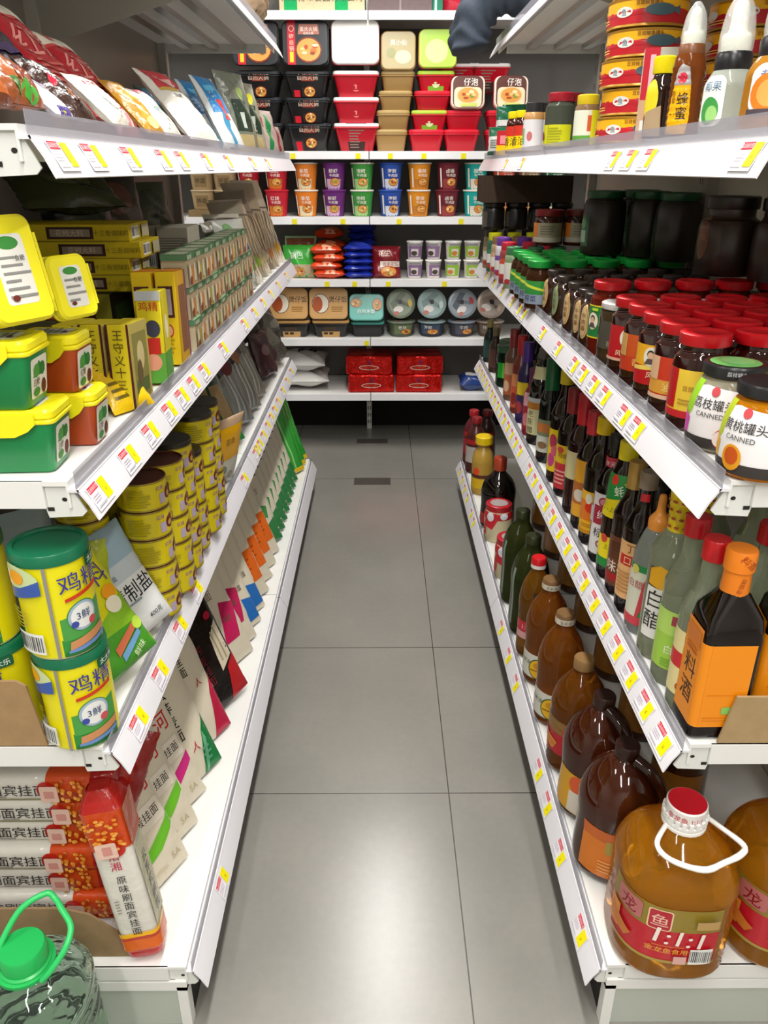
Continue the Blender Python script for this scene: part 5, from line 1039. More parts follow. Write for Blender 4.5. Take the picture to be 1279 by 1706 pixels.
o = bag('spice_bag', .08, .1, .02, 'film', '#e8c010', [T('十三香', 0, .07, .022, '#2a2410'), LN(-.03, .015, .03, .05, 3, '#6a5a10', 3)], 'small yellow packet wedged beside the orange tubs', 'packet', sd=51); place(o, -.372, 1.13, z + .002, 60, 38)
SP = carton('spice_box', .034, .09, .125, '#d9c61a', [R(-.017, 0, -.0135, .125, '#4a1420'), R(.0135, 0, .017, .125, '#4a1420')] + TV('王守义十三香', 0, .064, .0165, '#5a4a10', 1.1), right=[R(-.045, 0, .045, .125, '#b8a85a'), R(-.035, .01, .035, .11, '#8a8444'), E(0, .075, .018, .022, '#cfc08a'), R(-.03, .02, .03, .04, '#5a6a34'), E(-.01, .05, .012, .02, '#6a5a34')], top=[R(-.016, -.044, .016, .044, '#c8b41c')], cat='spice box')
use(SP, 'yellow spice box with vertical writing, the one at the shelf edge', -.385, 1.17, z, 0, 4, group='yellow thirteen-spice boxes')
use(SP, 'yellow spice box with vertical writing, behind the one at the edge', -.423, 1.165, z, 0, 5, group='yellow thirteen-spice boxes')
use(SP, 'yellow spice box with vertical writing, deepest of the three', -.461, 1.165, z, 0, 3, group='yellow thirteen-spice boxes')
o = carton('bouillon_box', .04, .09, .15, '#dccb18', [R(-.02, .0, .02, .05, '#5aa03a'), R(-.018, .048, .014, .075, '#c0281e'), E(.0, .035, .014, .014, '#e09a7a'), E(.004, .09, .012, .014, '#3a3a4a'), T('鸡精', .0, .126, .016, '#c0381e'), R(-.02, .135, .02, .15, '#b8bcc0')], right=[R(-.045, 0, .045, .05, '#5aa03a'), R(-.04, .05, .04, .14, '#d8c81c'), E(0, .09, .02, .02, '#f0e8c0')], label='yellow box with green foot and red patch at the shelf edge', cat='box'); place(o, -.385, 1.32, z, 8, 5)
YX = carton('ginger_box', .036, .1, .165, '#e0be14', [R(-.014, .085, .012, .14, '#4a1c1c'), R(-.01, .09, .008, .135, '#a89a9a'), E(0, .062, .008, .012, '#b83a20'), E(0, .062, .006, .009, '#e0a890'), LN(-.012, .02, .012, .05, 4, '#b89a10', 3)], right=[R(-.05, 0, .05, .165, '#d8a820'), R(-.03, .02, .03, .14, '#8a5a3a'), R(.034, 0, .05, .165, '#8a4a6a')], top=[R(-.018, -.05, .018, .05, '#d8821c')], cat='box')
use(YX, 'upright yellow box with maroon window panel at the shelf edge', -.387, 1.46, z, 4, 4, group='upright yellow boxes'); use(YX, 'upright yellow box with maroon window panel, second from the edge', -.428, 1.455, z, 4, 4, group='upright yellow boxes')
# rows of small cream and green cartons
rg = random.Random(5)
for v in range(2):
    b = None
    art = [R(-.034, 0, .034, .046, ['#b8a484', '#b09a78'][v]), R(-.034, .05, .034, .061, '#557f58'), R(-.03, .051, .006, .059, '#a3b496'), E(.006, .02, .018, .018, ['#c98a4a', '#a8a04a'][v]), E(-.016, .028, .01, .014, '#dcd0b4'), R(.016, .008, .03, .04, '#d8cdb4'), E(-.01, .012, .01, .008, '#8a4a34'), R(-.032, .004, -.024, .042, '#9a8a6a')]
    c = carton('soup_box', .068, .05, .061, '#b09c7c', art, left=[R(-.025, 0, .025, .046, '#c4b798'), R(-.025, .05, .025, .061, '#5a8660'), LN(-.02, .008, .02, .04, 4, '#8a7a5c', 3)], top=[R(-.034, -.025, .034, .025, '#5f8a62'), R(-.028, -.02, .026, .018, '#b3b89c')], cat='box')
    if v == 0: SB0 = c
    else: SB1 = c
for i in range(11):
    yy = 1.575 + .0705 * i
    for j in range(3 if i < 10 else 2):
        use(SB0 if (i + j) % 3 else SB1, f'small cream and green carton at the shelf edge, {ORD[i]} column, {["bottom", "middle", "top"][j]} layer', -.392 - .002 * ((i * 7 + j * 3) % 4), yy, z + .0618 * j, 90, group='small cream and green cartons')
for i in range(8):
    yy = 1.61 + .0705 * i
    for j in range(2): use(SB1 if (i + j) % 3 else SB0, f'small cream and green carton in the second row, {ORD[i]} column, {["lower", "upper"][j]} layer', -.447, yy, z + .0618 * j, 90, group='small cream and green cartons')
WBX = carton('soup_box', .07, .055, .092, '#b3ac9c', [R(-.032, .038, .032, .07, '#8a8478'), LN(-.03, .042, .03, .068, 5, '#b8b2a4', 3)] + [q for q in BC(-.03, .004, .03, .036)], left=[R(-.027, .01, .027, .065, '#c0ad8c'), E(0, .04, .02, .02, '#b88a5a')], cat='box')
for k, (x, y) in enumerate(((-.462, 1.84), (-.536, 1.845), (-.462, 1.90))): use(WBX, f'greyish carton with barcode on top of the second row, {ORD[k]} from the edge' if k < 2 else 'greyish carton with barcode behind the other two', x, y, z + (.1246 if k != 1 else .1246), 0, group='barcoded cartons')
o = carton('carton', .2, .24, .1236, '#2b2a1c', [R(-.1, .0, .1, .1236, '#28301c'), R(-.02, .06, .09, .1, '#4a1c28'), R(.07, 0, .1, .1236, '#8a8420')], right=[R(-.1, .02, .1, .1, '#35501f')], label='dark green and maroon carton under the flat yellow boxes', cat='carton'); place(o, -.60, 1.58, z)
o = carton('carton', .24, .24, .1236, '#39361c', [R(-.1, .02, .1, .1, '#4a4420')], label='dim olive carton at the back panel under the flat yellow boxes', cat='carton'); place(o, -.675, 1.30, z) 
LB = carton('seasoning_box', .3, .13, .029, '#cdb714', [R(-.0, .004, .085, .025, '#3a1c14'), R(.006, .008, .079, .021, '#8f8070'), T('花椒大料', .042, .0145, .013, '#c8b8a8'), E(-.09, .0145, .018, .009, '#a8481c'), E(-.045, .0145, .01, .01, '#8a5a1c'), T('十三香调味料', .118, .0145, .011, '#8a7a14'), R(-.15, .0, .15, .0015, '#8a7a10')], right=[R(-.06, .003, .06, .026, '#c8b424'), BC(-.05, .004, -.005, .025)[0], *BC(-.05, .004, -.005, .025)[1:], R(.005, .004, .05, .025, '#b8b090')], top=[], cat='box')
for k in range(4): use(LB, f'long flat yellow seasoning box, {ORD[k]} from below in the stack of four', -.595 + [.0, -.018, .006, -.012][k], 1.55, z + .1246 + .0296 * k, 0, group='flat yellow seasoning boxes')
# dim bags heaped at the back and noodle bags at the far end
def pouch(label, x, y, zz, w, h, t, key, col, art, sd, face=90, lean=20, roll=0, inner=None, cat='bag', cr=.35, nm='food_bag', free=False):
    o = bag(nm, w, h, t, key, col, art, label, cat, cr, sd, inner=inner); x = x if free else clampx(x, zz, w, t, face); place(o, x, y, zz + .001 + t * .5 * sin(rad(max(lean, 0))), face, lean, roll); return o
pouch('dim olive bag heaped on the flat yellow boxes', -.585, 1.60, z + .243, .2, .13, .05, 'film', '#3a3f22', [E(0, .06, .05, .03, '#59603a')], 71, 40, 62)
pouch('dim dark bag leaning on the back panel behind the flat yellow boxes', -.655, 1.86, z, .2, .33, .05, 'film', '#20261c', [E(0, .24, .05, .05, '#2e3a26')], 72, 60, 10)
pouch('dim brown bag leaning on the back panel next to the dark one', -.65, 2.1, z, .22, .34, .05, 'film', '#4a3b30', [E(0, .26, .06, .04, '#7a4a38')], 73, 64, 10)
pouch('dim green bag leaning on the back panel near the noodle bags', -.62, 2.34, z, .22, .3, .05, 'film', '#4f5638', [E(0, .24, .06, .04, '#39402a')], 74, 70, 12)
tan = '#a08a68'
for k in range(8):
    yy = 2.36 + .104 * k
    pouch(f'clear bag of tan dried noodles at the far end of second shelf, {ORD[k]} in line', -.405 - .006 * (k % 2), yy, z, .17, [.2, .22, .25, .26, .28, .3, .31, .31][k], .028, 'film', ['#a39a84', '#d6d0c0', '#a59a86', '#cbbfa8', '#8c7f6c', '#b8a88e', '#d9cdb6', '#e6dcc6'][k], [Pg([(-.06 + .02 * q, .02), (-.052 + .02 * q, .02), (-.046 + .02 * q, .19), (-.054 + .02 * q, .19)], ['#cdb48c', '#7a6a54', '#bfa47c'][q % 3]) for q in range(7)] + [E(.03, .05, .03, .018, ['#b06a3a', '#6a8a34', '#9ab83a', '#d8c88a', '#c8b898', '#c07a3a', '#d8a03a', '#e0a81c'][k]), R(-.085, .2, .085, .205, '#6f665a'), E(-.03, .14, .03, .02, ['#7a8a4a', '#c8d8a8', '#b8783a', '#5a7a3a', '#a85a34', '#dcd0b0', '#8aa05a', '#e8e0d0'][k])], 80 + k, 62, 19 + (k * 5) % 8, roll=[0, 2, -1, 1, -2, 1, -1, 1][k], cat='noodle bag')
o = pouch('white and pale green bag drooping over the second shelf rail', -.385, 2.335, z, .17, .2, .04, 'film', '#d5d8d0', [E(.02, .14, .04, .03, '#a8d06a'), E(-.03, .17, .03, .02, '#7ab87a'), R(.04, .1, .07, .13, '#3a5aa8')], 91, 70, 10, cat='noodle bag')

# ---- third shelf
z = ZL[2]
TIN = thing('seasoning_tin', '', 'tin'); r, h = .046, .15; Pt = [(r * .97, 0), (r, .002), (r, h - .016), (r * .99, h - .014)]
b = MB(); b.rev(Pt, 'tin', '#e0d81c', 40); b.rev([(r * .98, 0), (r * 1.005, .001), (r * 1.005, .004)], 'tin', '#d8d4a0', 40, cap=(True, False)); b.build('tin_body', TIN)
Y_ = '#e6dc10'
swirl = lambda cx, cy, s: [E(cx, cy, .022 * s, .022 * s, '#3f8a4a', 24), E(cx, cy, .0205 * s, .0205 * s, '#9fb4c8', 24), E(cx, cy, .017 * s, .017 * s, '#e4e6e2', 24), E(cx + .012 * s, cy - .012 * s, .006 * s, .006 * s, '#c8505a', 10), E(cx - .013 * s, cy - .009 * s, .005 * s, .005 * s, '#3a4a9a', 10), T('3鲜', cx, cy + .002 * s, .0135 * s, '#3a4a7a')]
tina = [R(-.14, .003, .14, h - .015, Y_), R(-.032, .003, .034, .028, '#2f8a3a'), Pg([(-.03, .026), (.034, .026), (.034, .07), (-.03, .058)], '#4a9a44')] + swirl(.0, .056, 1.0) + [Pg([(-.024, .012), (.032, .022), (.032, .034), (-.022, .024)], '#c88a5a'), Pg([(-.026, .006), (.032, .014), (.032, .02), (-.026, .012)], '#6a8ac0'), R(-.03, .004, .03, .0085, '#1f6a34'),
    T('鸡精', .004, .108, .03, '#3a3a90', 3), Pg([(-.02, .082), (.03, .09), (.03, .096), (-.02, .087)], '#c83a1c'), RR(.014, .12, .05, .135, .003, '#0f5a38'), T('太太乐', .032, .1275, .0095, '#e8f0e8'), R(-.039, .003, -.035, h - .015, '#8d8a86'),
    E(-.078, .115, .034, .022, '#c8d8a0'), Pg([(-.112, .082), (-.044, .098), (-.044, .118), (-.07, .106), (-.112, .1)], '#3a5aa8'), E(-.09, .118, .014, .012, '#f0e8c8'), E(-.074, .12, .012, .01, '#f0a41c'), E(-.103, .106, .008, .008, '#d86a1c'), LN(-.105, .045, -.06, .078, 6, '#b8a810', 3), BC(-.088, .012, -.05, .042)]
b = MB(); b.art(tina, m_cyl([(r, 0), (r, h)], r, 0), 'gloss', .008); b.build('label', TIN)
b = MB(); b.rev([(r * 1.0, h - .017), (r * 1.045, h - .016), (r * 1.05, h - .002), (r * 1.02, h), (r * .9, h), (r * .88, h - .003), (.001, h - .003)], 'gloss', '#0e6a48', 40); b.build('lid', TIN)
x, y = at_base(150, 1247, z, r); x = min(x, -.417)
use(TIN, 'yellow seasoning tin with green lid, lower of the near stack', x, y, z, 44, group='yellow seasoning tins'); use(TIN, 'yellow seasoning tin with green lid, upper of the near stack', x - .001, y - .002, z + h + .0005, 58, group='yellow seasoning tins')
use(TIN, 'yellow seasoning tin behind the cardboard, lower of the outer stack', x - .114, y + .018, z, -8, group='yellow seasoning tins'); use(TIN, 'yellow seasoning tin, upper of the outer stack at the picture edge', x - .12, y + .016, z + h + .0005, 12, group='yellow seasoning tins')
b = MB(); b.prism([(-.62, z), (-.462, z), (-.474, z + .1), (-.486, z + .108), (-.62, z + .108)], .004, 'card', '#a38560', 'y'); b.v = [(q[0], q[1] + .832 + .012, q[2]) for q in b.v]
tag(b.build('cardboard_sheet'), 'brown cardboard sheet standing before the outer yellow tins', 'cardboard')
pouch('yellow and green seasoning bag leaning on the shelf edge by the tins', -.392, .985, z + .012, .135, .205, .045, 'film', '#dcd818', [R(-.07, 0, .07, .075, '#4a9a2c'), Pg([(-.07, .07), (.07, .06), (.07, .11), (.0, .09), (-.07, .1)], '#8ac02a'), Pg([(-.07, .17), (-.01, .17), (-.03, .22), (-.07, .22)], '#e8a41c')] + swirl(-.03, .085, 1.15) + [T('调味料', .002, .15, .036, '#4a3a86', 4), Pg([(-.06, .125), (-.02, .13), (-.02, .136), (-.06, .132)], '#c83a1c'), E(.04, .12, .014, .012, '#f0a020'), E(.035, .1, .016, .013, '#f0ead0'), Pg([(-.01, .03), (.04, .05), (.04, .062), (-.01, .044)], '#c86a4a'), Pg([(-.005, .018), (.045, .038), (.045, .048), (-.005, .03)], '#6a9ac8'), E(.05, .055, .012, .01, '#b8d84a'), T('鲜味', .03, .02, .014, '#d8e8c0', 20)], 101, 58, 26, roll=-10, cat='seasoning bag', nm='seasoning_bag', cr=.15, free=True)
pouch('pale salt bag with black characters behind the yellow-green bag', -.392, 1.10, z + .01, .125, .19, .035, 'film', '#c2ccd2', [R(-.065, .0, .065, .1, '#dfe2e2'), R(-.065, .13, .065, .22, '#9ab4c4'), T('精制盐', .004, .078, .034, '#232323', 2), E(-.026, .145, .011, .011, '#3a4650'), T('中', -.026, .145, .013, '#c8d4dc'), LN(-.05, .055, .04, .065, 1, '#8a9aa0', 3), T('中盐', -.02, .112, .01, '#5a6a74'), T('400克', .025, .025, .012, '#4a5054')], 102, 60, 24, roll=-8, cat='salt bag', nm='salt_bag', cr=.15, free=True)
pouch('pale salt bag half hidden behind the near yellow tins', -.55, 1.06, z, .12, .24, .035, 'film', '#9fb2bc', [T('中', .02, .18, .024, '#2e3a44'), R(-.06, .0, .06, .1, '#b8c4c8')], 103, 40, 12, cat='salt bag', nm='salt_bag')
pouch('yellow-green seasoning bag wedged between the two tin stacks', -.47, 1.03, z, .12, .2, .04, 'film', '#a8b428', [R(-.06, .0, .06, .09, '#4a6a24'), E(0, .12, .02, .02, '#d8c828')], 104, 30, 8, cat='seasoning bag', nm='seasoning_bag')
# small yellow cans
SC_ = thing('food_can', '', 'food can'); r = .0415; hc = .0515
Pn = [(r * .97, 0), (r, .001), (r, .0025), (r * .985, .004), (r * .985, hc - .004), (r, hc - .0025), (r, hc - .001), (r * .96, hc), (r * .93, hc - .003), (.001, hc - .003)]
b = MB(); b.rev(Pn, 'tin', ['#a8923a'] * 6 + ['#5a2c1c'] * 4, 32); b.build('can_body', SC_)
ca = [R(-.125, .004, .125, hc - .004, '#d6c414'), RR(.0, .008, .05, .044, .003, '#dcc828'), E(.03, .024, .013, .012, '#6a2a1c'), Pg([(.018, .016), (.042, .018), (.03, .04)], '#7a2a1a'), E(.028, .022, .006, .005, '#c8a04a'), T('红烧', .006, .038, .008, '#8a5a9a'), T('扣肉', .044, .038, .008, '#8a5a9a'), R(.004, .01, .016, .028, '#b8a8c0'), LN(-.05, .008, -.006, .042, 7, '#a89a10', 3), R(.046, .01, .056, .03, '#b09ab8'), R(-.08, .008, -.06, .042, '#c0ae10'), BC(-.11, .01, -.085, .04)]
b = MB(); b.art(ca, m_cyl([(r * .987, 0), (r * .987, hc)], r, 0), 'gloss', .0075); b.build('label', SC_)
DL = thing('food_can', '', 'food can')
for ch in SC_.children:
    c = ch.copy(); COL.objects.link(c); c.parent = DL
b = MB(); b.rev([(r * 1.0, hc - .002), (r * 1.02, hc - .001), (r * 1.02, hc + .006), (r * .98, hc + .0075), (.001, hc + .0075)], 'gloss', '#2c2a22', 32); b.build('plastic_lid', DL)
for i in range(6):
    yy = 1.205 + .0865 * i; n = [4, 4, 4, 4, 4, 4, 4, 4][i]
    for j in range(5):
        if j == 4 and i in (3, 6): continue
        lidon = (j == 4 or (j == 3 and i in (3, 6))) and i >= 2
        use(DL if lidon else SC_, f'small yellow can, {ORD[i]} column at the shelf edge, {ORD[j]} from below', -.40 + .004 * ((i * 5 + j * 3) % 3 - 1), yy, z + (hc + .0005) * j, 44 + 7 * ((i + j) % 3), group='small yellow cans')
for i in range(6):
    yy = 1.16 + .0865 * i
    for j in range(5): use(DL if (j == 4 and i >= 2) else SC_, f'small yellow can, {ORD[i]} column of the second row, {ORD[j]} from below', -.49 + .004 * ((i * 5 + j * 3) % 3 - 1), yy, z + (hc + .0005) * j, 60 + 50 * ((i + j) % 2), group='small yellow cans')
pouch('yellow and white flat bag leaning over the rail past the yellow cans', -.408, 1.80, z + .001, .12, .19, .03, 'film', '#d8d8cc', [R(-.065, .08, .065, .17, '#f0b410'), R(-.065, .17, .065, .2, '#b89a7c'), E(-.02, .05, .02, .016, '#8a9a80'), T('面条', .0, .13, .02, '#8a6a1c'), E(.02, .03, .012, .01, '#a8a890')], 111, 64, -15, cat='noodle bag', nm='noodle_bag', cr=.15, free=True)
pouch('large clear greenish bag behind the yellow can columns', -.52, 1.88, z, .26, .32, .05, 'film', '#77776a', [Pg([(-.1, .12), (-.04, .1), (-.05, .22), (-.1, .24)], '#2f5a34'), R(-.03, .05, .1, .2, '#8a8878'), Pg([(.0, .2), (.1, .24), (.1, .28), (.0, .26)], '#9a9a8c')], 112, 70, 16, cat='noodle bag', nm='noodle_bag')
pouch('green bag of flat tan noodles leaning over the third shelf', -.42, 2.06, z, .17, .31, .05, 'film', '#11502e', [R(-.065, .05, -.005, .17, '#a88a5c'), R(.005, .05, .065, .17, '#ac9062'), R(-.085, .0, .085, .045, '#149a44'), LN(-.06, .2, .06, .28, 5, '#2a6a44', 3)], 113, 64, 27, cat='noodle bag', nm='noodle_bag', cr=.15)
for k in range(3):
    pouch(f'clear bag of white rice vermicelli with dark top, {ORD[k]} from the near side', -.40 - .012 * k, 2.26 + .15 * k, z, .15, .31, .05, 'film', ['#8f9694', '#8c908c', '#9a9890'][k], [Pg([(-.05 + .022 * q, .01), (-.042 + .022 * q, .01), (-.042 + .022 * q, .18), (-.05 + .022 * q, .18)], ['#c4c4bc', '#a39a8c', '#d0cec6'][q % 3]) for q in range(5)] + [R(-.075, .22, .075, .31, '#1f1d1e'), Pg([(-.04, .15), (.05, .17), (.06, .25), (-.03, .24)], ['#2a2224', '#26262a', '#3a3430'][k]), E(.02, .18, .028, .03, ['#7a3034', '#b06a34', '#8a8478'][k]), E(-.02, .21, .02, .015, '#9aa0a4')], 114 + k, 64 + 4 * k, 25, cat='noodle bag', nm='noodle_bag', cr=.2)
pouch('dark red-brown shiny bag of dried mushrooms near the far end of third shelf', -.41, 2.88, z, .14, .17, .06, 'film', '#4a2c30', [E(.01, .07, .04, .05, '#5c383c'), E(-.03, .1, .02, .02, '#8a6a6c')], 121, 72, 16, cat='mushroom bag', nm='mushroom_bag', cr=.6)
for k in range(2): pouch(['cloudy clear bag of mushrooms at the far end of third shelf', 'cloudy clear bag of mushrooms above the dark red-brown bag'][k], -.42 - .07 * k, 3.06 - .1 * k, z + .12 * k, .18, .22 - .03 * k, .08, 'film', ['#7d7a70', '#69665e'][k], [E(-.03, .12, .04, .04, '#99958a'), E(.03, .08, .04, .05, '#5e5a50'), E(.02, .16, .03, .02, '#b0ada4')], 122 + k, 76, 12, cat='mushroom bag', nm='mushroom_bag', cr=.6)

# ---- bottom shelf on the left: packs of dried noodles
z = ZL[3]
CR = '#d9d0ba'
def npack(label, yy, w, h, art, sd, x=-.395, a=27, lean=23, roll=0, t=.024, col=CR, cr=.1):
    o = bag('noodle_pack', w, h, t, 'film', col, art, label, 'noodle pack', cr, sd)
    x = clampx(x, z, w, t, 90 - a)
    place(o, x, yy, z + .001 + abs(roll) * .0012 + t * .5 * sin(rad(lean)), 90 - a, lean, roll); return o
def jsh(c1, nm): return [Pg([(-.08, .25), (-.02, .25), (.03, .28), (.08, .27), (.08, .36), (-.08, .36)], '#3f9a38') if nm == 0 else R(-.08, .3, .08, .36, '#2f8a44'), Pg([(-.08, .04), (-.03, .043), (.03, .056), (.08, .08), (.08, .104), (.03, .08), (-.03, .066), (-.08, .064)], c1), T('金沙河', .004, .185, .044, '#c3202c', 4), RR(-.07, .105, .072, .148, .008, '#e4dccb'), T('原味鸡蛋挂面', .0, .127, .021, '#3a3530', 2), T('5A', .055, .03, .02, '#b9ac8a'), LN(-.04, .018, .03, .028, 1, '#c8bda0', 2), R(-.055, .285, .0, .31, '#58b04c')]
npack('cream noodle pack with green wave and red characters, nearest of the fan', .99, .16, .36, jsh('#6ab82c', 0), 131, x=-.40)
npack('cream noodle pack with green wave, second of the fan', 1.07, .17, .36, jsh('#6ab82c', 0), 132, x=-.402)
npack('cream noodle pack with magenta wave, third of the fan', 1.155, .17, .36, jsh('#c8287c', 1), 133, x=-.404)
npack('cream noodle pack with dark green foot and black brush characters', 1.255, .15, .37, [Pg([(.02, .0), (.075, .0), (.075, .12), (.05, .09), (.03, .04)], '#117a3c'), Pg([(.026, .0), (.034, .0), (.055, .07), (.05, .09)], '#6ab08a')] + TV('云荞麦面', -.01, .16, .03, '#2a2624') + [T('人', .02, .07, .024, '#b8303a', -10), E(-.02, .3, .06, .035, '#175a38'), E(-.02, .3, .012, .01, '#c04a5a'), LN(.03, .02, .06, .06, 3, '#5aa07a', 3)], 134, x=-.385)
npack('cream noodle pack with crimson foot beside the black pack', 1.37, .15, .37, [Pg([(.02, .0), (.075, .0), (.075, .14), (.05, .1)], '#b81a40'), *TV('苦荞挂面', .0, .22, .026, '#3a3432'), T('人', .03, .14, .022, '#b8303a'), E(-.02, .31, .05, .03, '#4a1c30')], 135, x=-.385)
npack('black noodle pack with clear window and red foot, sticking out over the rail', 1.51, .14, .36, [R(-.07, .0, .07, .36, '#16110f'), Pg([(.012, .08), (.06, .1), (.06, .2), (.02, .17)], '#d3c8b0'), Pg([(.025, .1), (.03, .1), (.03, .18), (.025, .18)], '#a89a7c'), Pg([(.04, .1), (.045, .1), (.045, .19), (.04, .19)], '#a89a7c'), Pg([(.01, .0), (.068, .0), (.068, .1), (.03, .08)], '#b81c22'), E(-.005, .28, .035, .035, '#6a4a34'), E(.0, .285, .022, .02, '#a8805c'), *TV('荞麦挂面', -.03, .12, .026, '#6a1c24'), E(.04, .22, .012, .01, '#a81c34')], 136, x=-.365, a=30, lean=20, roll=-6, col='#16110f')
def endp(c, nm, yy, sd, k, c2=None):
    wv = [Pg([(.0, .06), (.06, .06), (.09, .15), (.03, .17)], c)] if k == 0 else ([Pg([(.01, .015), (.09, .015), (.09, .075), (.03, .09)], c)] if k == 1 else [R(-.03, .05, .085, .15, c)])
    npack(nm, yy, .18, .34, wv + [T('挂面', -.01, .2, .03, '#8a7a6a'), E(.0, .24, .05, .014, ['#c9bda8', '#2a4a8a', '#c9bda8'][k]), T('鸡蛋', .04, .12 if k != 2 else .19, .018, '#6a5a4c') if k != 2 else LN(-.01, .07, .06, .13, 4, '#a84c14', 3)], sd, x=-.385)
endp('#c02058', 'noodle pack with magenta wave, nearer of two past the black pack', 1.66, 141, 0); endp('#c02058', 'noodle pack with magenta wave, farther of two past the black pack', 1.73, 142, 0)
endp('#1f6ab8', 'noodle pack with blue foot, nearer of two', 1.81, 143, 1); endp('#1f6ab8', 'noodle pack with blue foot, farther of two', 1.89, 144, 1)
for k in range(4): endp('#d9641a', f'noodle pack with orange label block, {ORD[k]} of four from the near side', 1.98 + .09 * k, 145 + k, 2)
GN = bag('noodle_pack', .17, .34, .028, 'film', '#cfc8b4', [Pg([(-.03, .0), (.085, .0), (.085, .09), (.03, .07)], '#2f7d44'), Pg([(.0, .1), (.04, .09), (.05, .13), (.02, .14)], '#3f8a4a'), E(-.02, .15, .03, .008, '#5a7a4a'), R(-.06, .24, .06, .25, '#4a4438'), R(-.085, .28, .085, .34, '#b3a286'), T('蔬菜面', .0, .19, .024, '#8a8070')], sd=151, cat='noodle pack', cr=.1)
for k in range(8): use(GN, f'cream noodle pack with green foot, {ORD[k]} of eight from the near side', -.385, 2.35 + .078 * k, z + .008, 61, 22, group='noodle packs with green foot')
for k in range(3): 
    o = bag('noodle_pack', .17, .36, .03, 'film', '#2f9a34', [R(-.085, .0, .085, .02, '#e8c41c'), Pg([(.02, .02), (.03, .02), (.0, .34), (-.01, .34)], '#8ad07a'), R(-.06, .05, .0, .2, '#238a34')], sd=161 + k, cat='noodle pack', cr=.12, label=f'bright green noodle pack with yellow foot at the far end, {ORD[k]} from the near side')
    place(o, -.37, 3.02 + .07 * k, z + .008, 60, 21)
# long square packs: one standing, six lying
def longpack(name, L, w, d, up, label=''):
    """paper-wrapped stick noodles: white middle, orange printed ends; built standing along z"""
    t = thing(name, label, 'noodle pack')
    b = MB(); R_ = []
    for q, k in ((.0, .55), (.012, .9), (.03, 1.0), (L * .5, 1.02), (L - .03, 1.0), (L - .014, .85), (L, .5)): R_.append([(x, y, q) for x, y in rrect(w * k / 2, d * k / 2, .012 * k, 3)])
    b.loft(R_, 'film', ['#c8201c', '#c8201c', '#d6d2c8', '#d6d2c8', '#b01c16', '#a81a14'])
    b.build('wrapper', t)
    b = MB(); e = .0012
    def band(q0, q1, c, k0=1.0, k1=1.0, lift=e):
        b.loft([[(x, y, q) for x, y in rrect(w * kk / 2 + lift, d * kk / 2 + lift, .012, 3)] for q, kk in ((q0, k0), (q1, k1))], 'film', c, (False, False))
    band(.002, .03, '#c8201c', .58, 1.0); band(.03, .052, '#d8641c', 1.0, 1.005); band(.052, .058, '#b8402c', 1.005, 1.005, .0016); band(.058, .066, '#e8b01c', 1.005, 1.005, .0016)
    b.build('printed_end', t); b = MB()
    band(L * .7, L - .03, '#c8481a', 1.012, 1.0); band(L - .03, L - .001, '#a81a14', 1.0, .55)
    rg2 = random.Random(9)
    f = m_front(w * 0 + d / 2 * 1.012 + .0012)
    g = lambda u, v, ee: (u, -(d / 2 * 1.014 + .0016) - ee, v)
    hh = lambda u, v, ee: (w / 2 * 1.014 + .0016 + ee, u, v)
    sq = [E(rg2.uniform(-w * .4, w * .4), rg2.uniform(L * .72, L - .04), .004, .003, rg2.choice(['#e08a2a', '#b83a14', '#e8a84a']), 6) for _ in range(46)]
    b.art([E(0, L * .7, w * .36, .016, '#c8281a'), *sq, RR(-.018, L * .7 - .006, .014, L * .7 + .022, .003, '#dcb8a8'), RR(-.008, L * .7, .006, L * .7 + .016, .002, '#c88a80')], g, 'film')
    b.art([R(-d * .5, L * .7, d * .5, L - .03, '#b84a1c')] , hh, 'film'); b.build('printed_end', t)
    b = MB()
    if up: b.art([*TV('招湘', .0, L * .635, .018, '#c02848'), *TV('原味刷面宾挂面', .002, L * .37, .016, '#2e2a28'), LN(-.018, L * .33, -.01, L * .42, 5, '#8a8680', 3)], g, 'film')
    else: b.art([T('原味刷面宾挂面', .0, L * .45, .024, '#2e2a28', 90), LN(.012, L * .36, .016, L * .56, 1, '#8a8680', 3)], g, 'film')
    b.art([R(-d * .42, .07, d * .42, L * .68, '#aaa584'), *TV('云荞宾刷面', .002, L * .42, .022, '#2e2a24')], hh, 'film'); b.build('writing', t)
    return t
t = longpack('noodle_pack', .335, .062, .055, True); use(t, 'long white noodle pack with orange ends standing at the near corner', -.385, .872, z + .004, 6, 5, -7)
t = longpack('noodle_pack', .33, .05, .07, False)
for j in range(6):
    o = t if j == 0 else copy_tree(t)
    tag(o, f'long white noodle pack lying flat, {ORD[j]} from below in the stack', 'noodle pack', 'lying long noodle packs')
    yo = [.0, .012, .004, .016, .006, .0][j]; xr = -.44 + [.012, -.012, -.01, 0, .02, .012][j]
    # lie along x, printed ends towards the aisle
    o.matrix_world = Matrix.Translation((xr - .33, .965 + yo, z + .056 + .0525 * j - .026)) @ Matrix(((0, 0, 1, 0), (0, 1, 0, 0), (-1, 0, 0, 0), (0, 0, 0, 1)))
o = bag('noodle_pack', .12, .2, .05, 'film', '#8a1612', [E(0, .1, .03, .05, '#b8281c'), Pg([(-.03, .03), (.02, .02), (.03, .15), (-.01, .17)], '#a01c14')], 'crumpled dark red pack wedged between the lying and the standing packs', 'noodle pack', .7, 171); place(o, -.47, .985, z + .18, 20, 14, 24, sc=.8)
# torn cardboard tray wall in front
b = MB(); yy = .862
b.prism([(-.70, z), (-.405, z), (-.428, z + .058), (-.468, z + .098), (-.51, z + .112), (-.70, z + .112)], .004, 'card', '#8d7556', 'y'); b.v = [(q[0], q[1] + yy, q[2]) for q in b.v]
tag(b.build('cardboard_sheet'), 'torn brown cardboard tray wall in front of the lying noodle packs', 'cardboard')

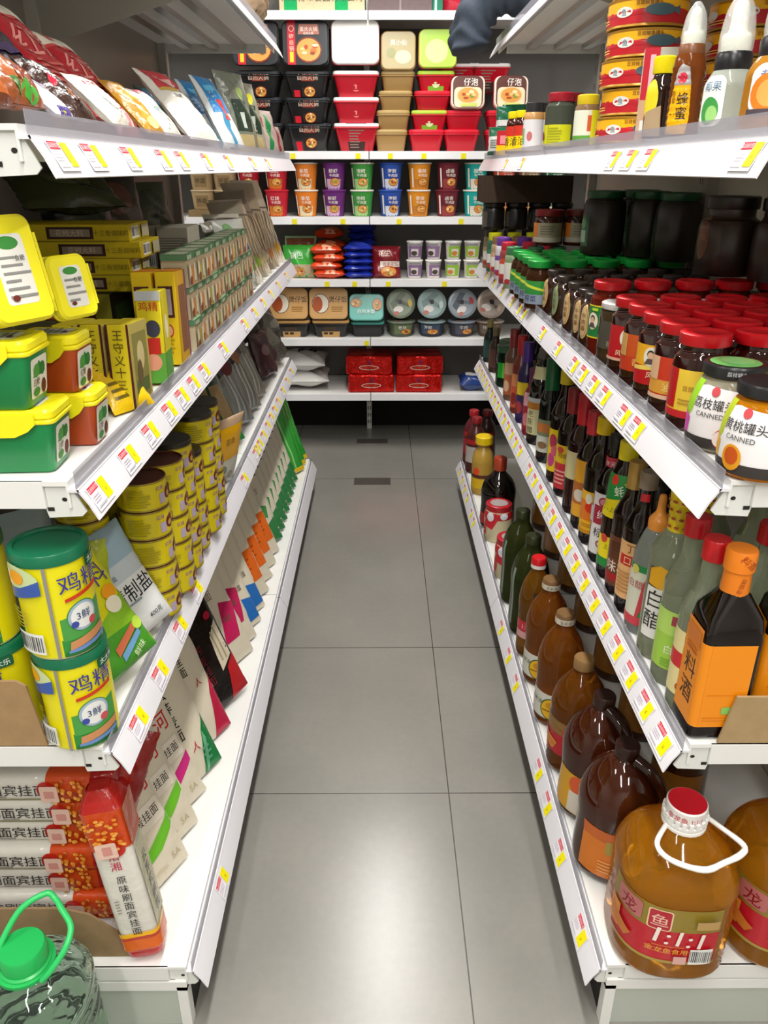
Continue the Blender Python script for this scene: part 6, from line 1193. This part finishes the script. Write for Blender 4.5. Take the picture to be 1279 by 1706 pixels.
# ---- big water bottle standing on the floor by the end of the left shelving
t = thing('water_bottle', 'big clear green-tinted water bottle with green cap and loop on the floor', 'water bottle'); r, h = .082, .3
pr = [(r * .8, 0), (r * .95, .008)]
for k in range(7): pr += [(r, .02 + .028 * k), (r * .95, .034 + .028 * k)]
pr += [(r, .218), (r * .97, .235), (r * .84, .255), (r * .6, .272), (.034, .283), (.032, .29)]
b = MB(); b.rev(curve(pr, 3), 'water', '#d5efdc', 40, 2.4); b.build('bottle_body', t)
b = MB(); b.rev([(.0345, .284), (.036, .286), (.036, .292), (.0325, .294), (.0325, .318), (.030, .322), (.001, .3225)], 'gloss', '#23b057', 32); b.build('cap', t)
b = MB(); P_ = [(-.03, -.02, .29), (-.035, -.012, .31), (-.012, .03, .352), (.022, .05, .366), (.036, .048, .358), (.05, .034, .354), (.07, .012, .345), (.068, -.01, .33), (.05, -.026, .306), (.036, -.03, .29)]
b.tube(P_, .0045, 'gloss', '#2fc065', 10); b.rev([(.033, .283), (.041, .284), (.041, .2895), (.033, .29)], 'gloss', '#23b057', 28); b.build('handle', t)
place(t, -.515, .752, 0, 0)

# ---- cloth bundle and paper bag on the top shelves
z = 1.753
o = bag('paper_bag', .3, .3, .15, 'card', '#9a826a', [R(-.1, .02, .1, .04, '#8a735c')], 'crumpled brown paper bag on the far top shelf at the left', 'paper bag', .6, 181, belly=0); place(o, -.455, 3.06, z + .012, 90, 6)
b = MB(); P_ = spline([(.80, 3.0, 1.842), (.62, 2.98, 1.845), (.47, 2.99, 1.868), (.375, 3.0, 1.858), (.318, 3.01, 1.80), (.302, 3.01, 1.735), (.305, 3.0, 1.69)], 8)
rg = random.Random(4); rings = []
for i, q in enumerate(P_):
    a = P_[max(0, i - 1)]; c = P_[min(len(P_) - 1, i + 1)]; d = (c - a).normalized(); x = Vector((0, 1, 0)); y = d.cross(x).normalized()
    f = 1 if i < len(P_) - 3 else [.95, .8, .45][i - len(P_) + 3]
    rings.append([tuple(q + x * (.13 * f * cos(2 * pi * k / 28) * (1 + .05 * sin(i * .9 + k))) + y * ((.064 + .006 * sin(i * 1.1 + 3 * sin(k * .45)) + .005 * sin(k * .9 + i * .5)) * f * sin(2 * pi * k / 28))) for k in range(28)])
b.loft(rings, 'matte', '#39414d'); tag(b.build('cloth_bundle', None, 80), 'slate blue folded cloth bundle drooping over the right top shelf edge', 'cloth bundle')
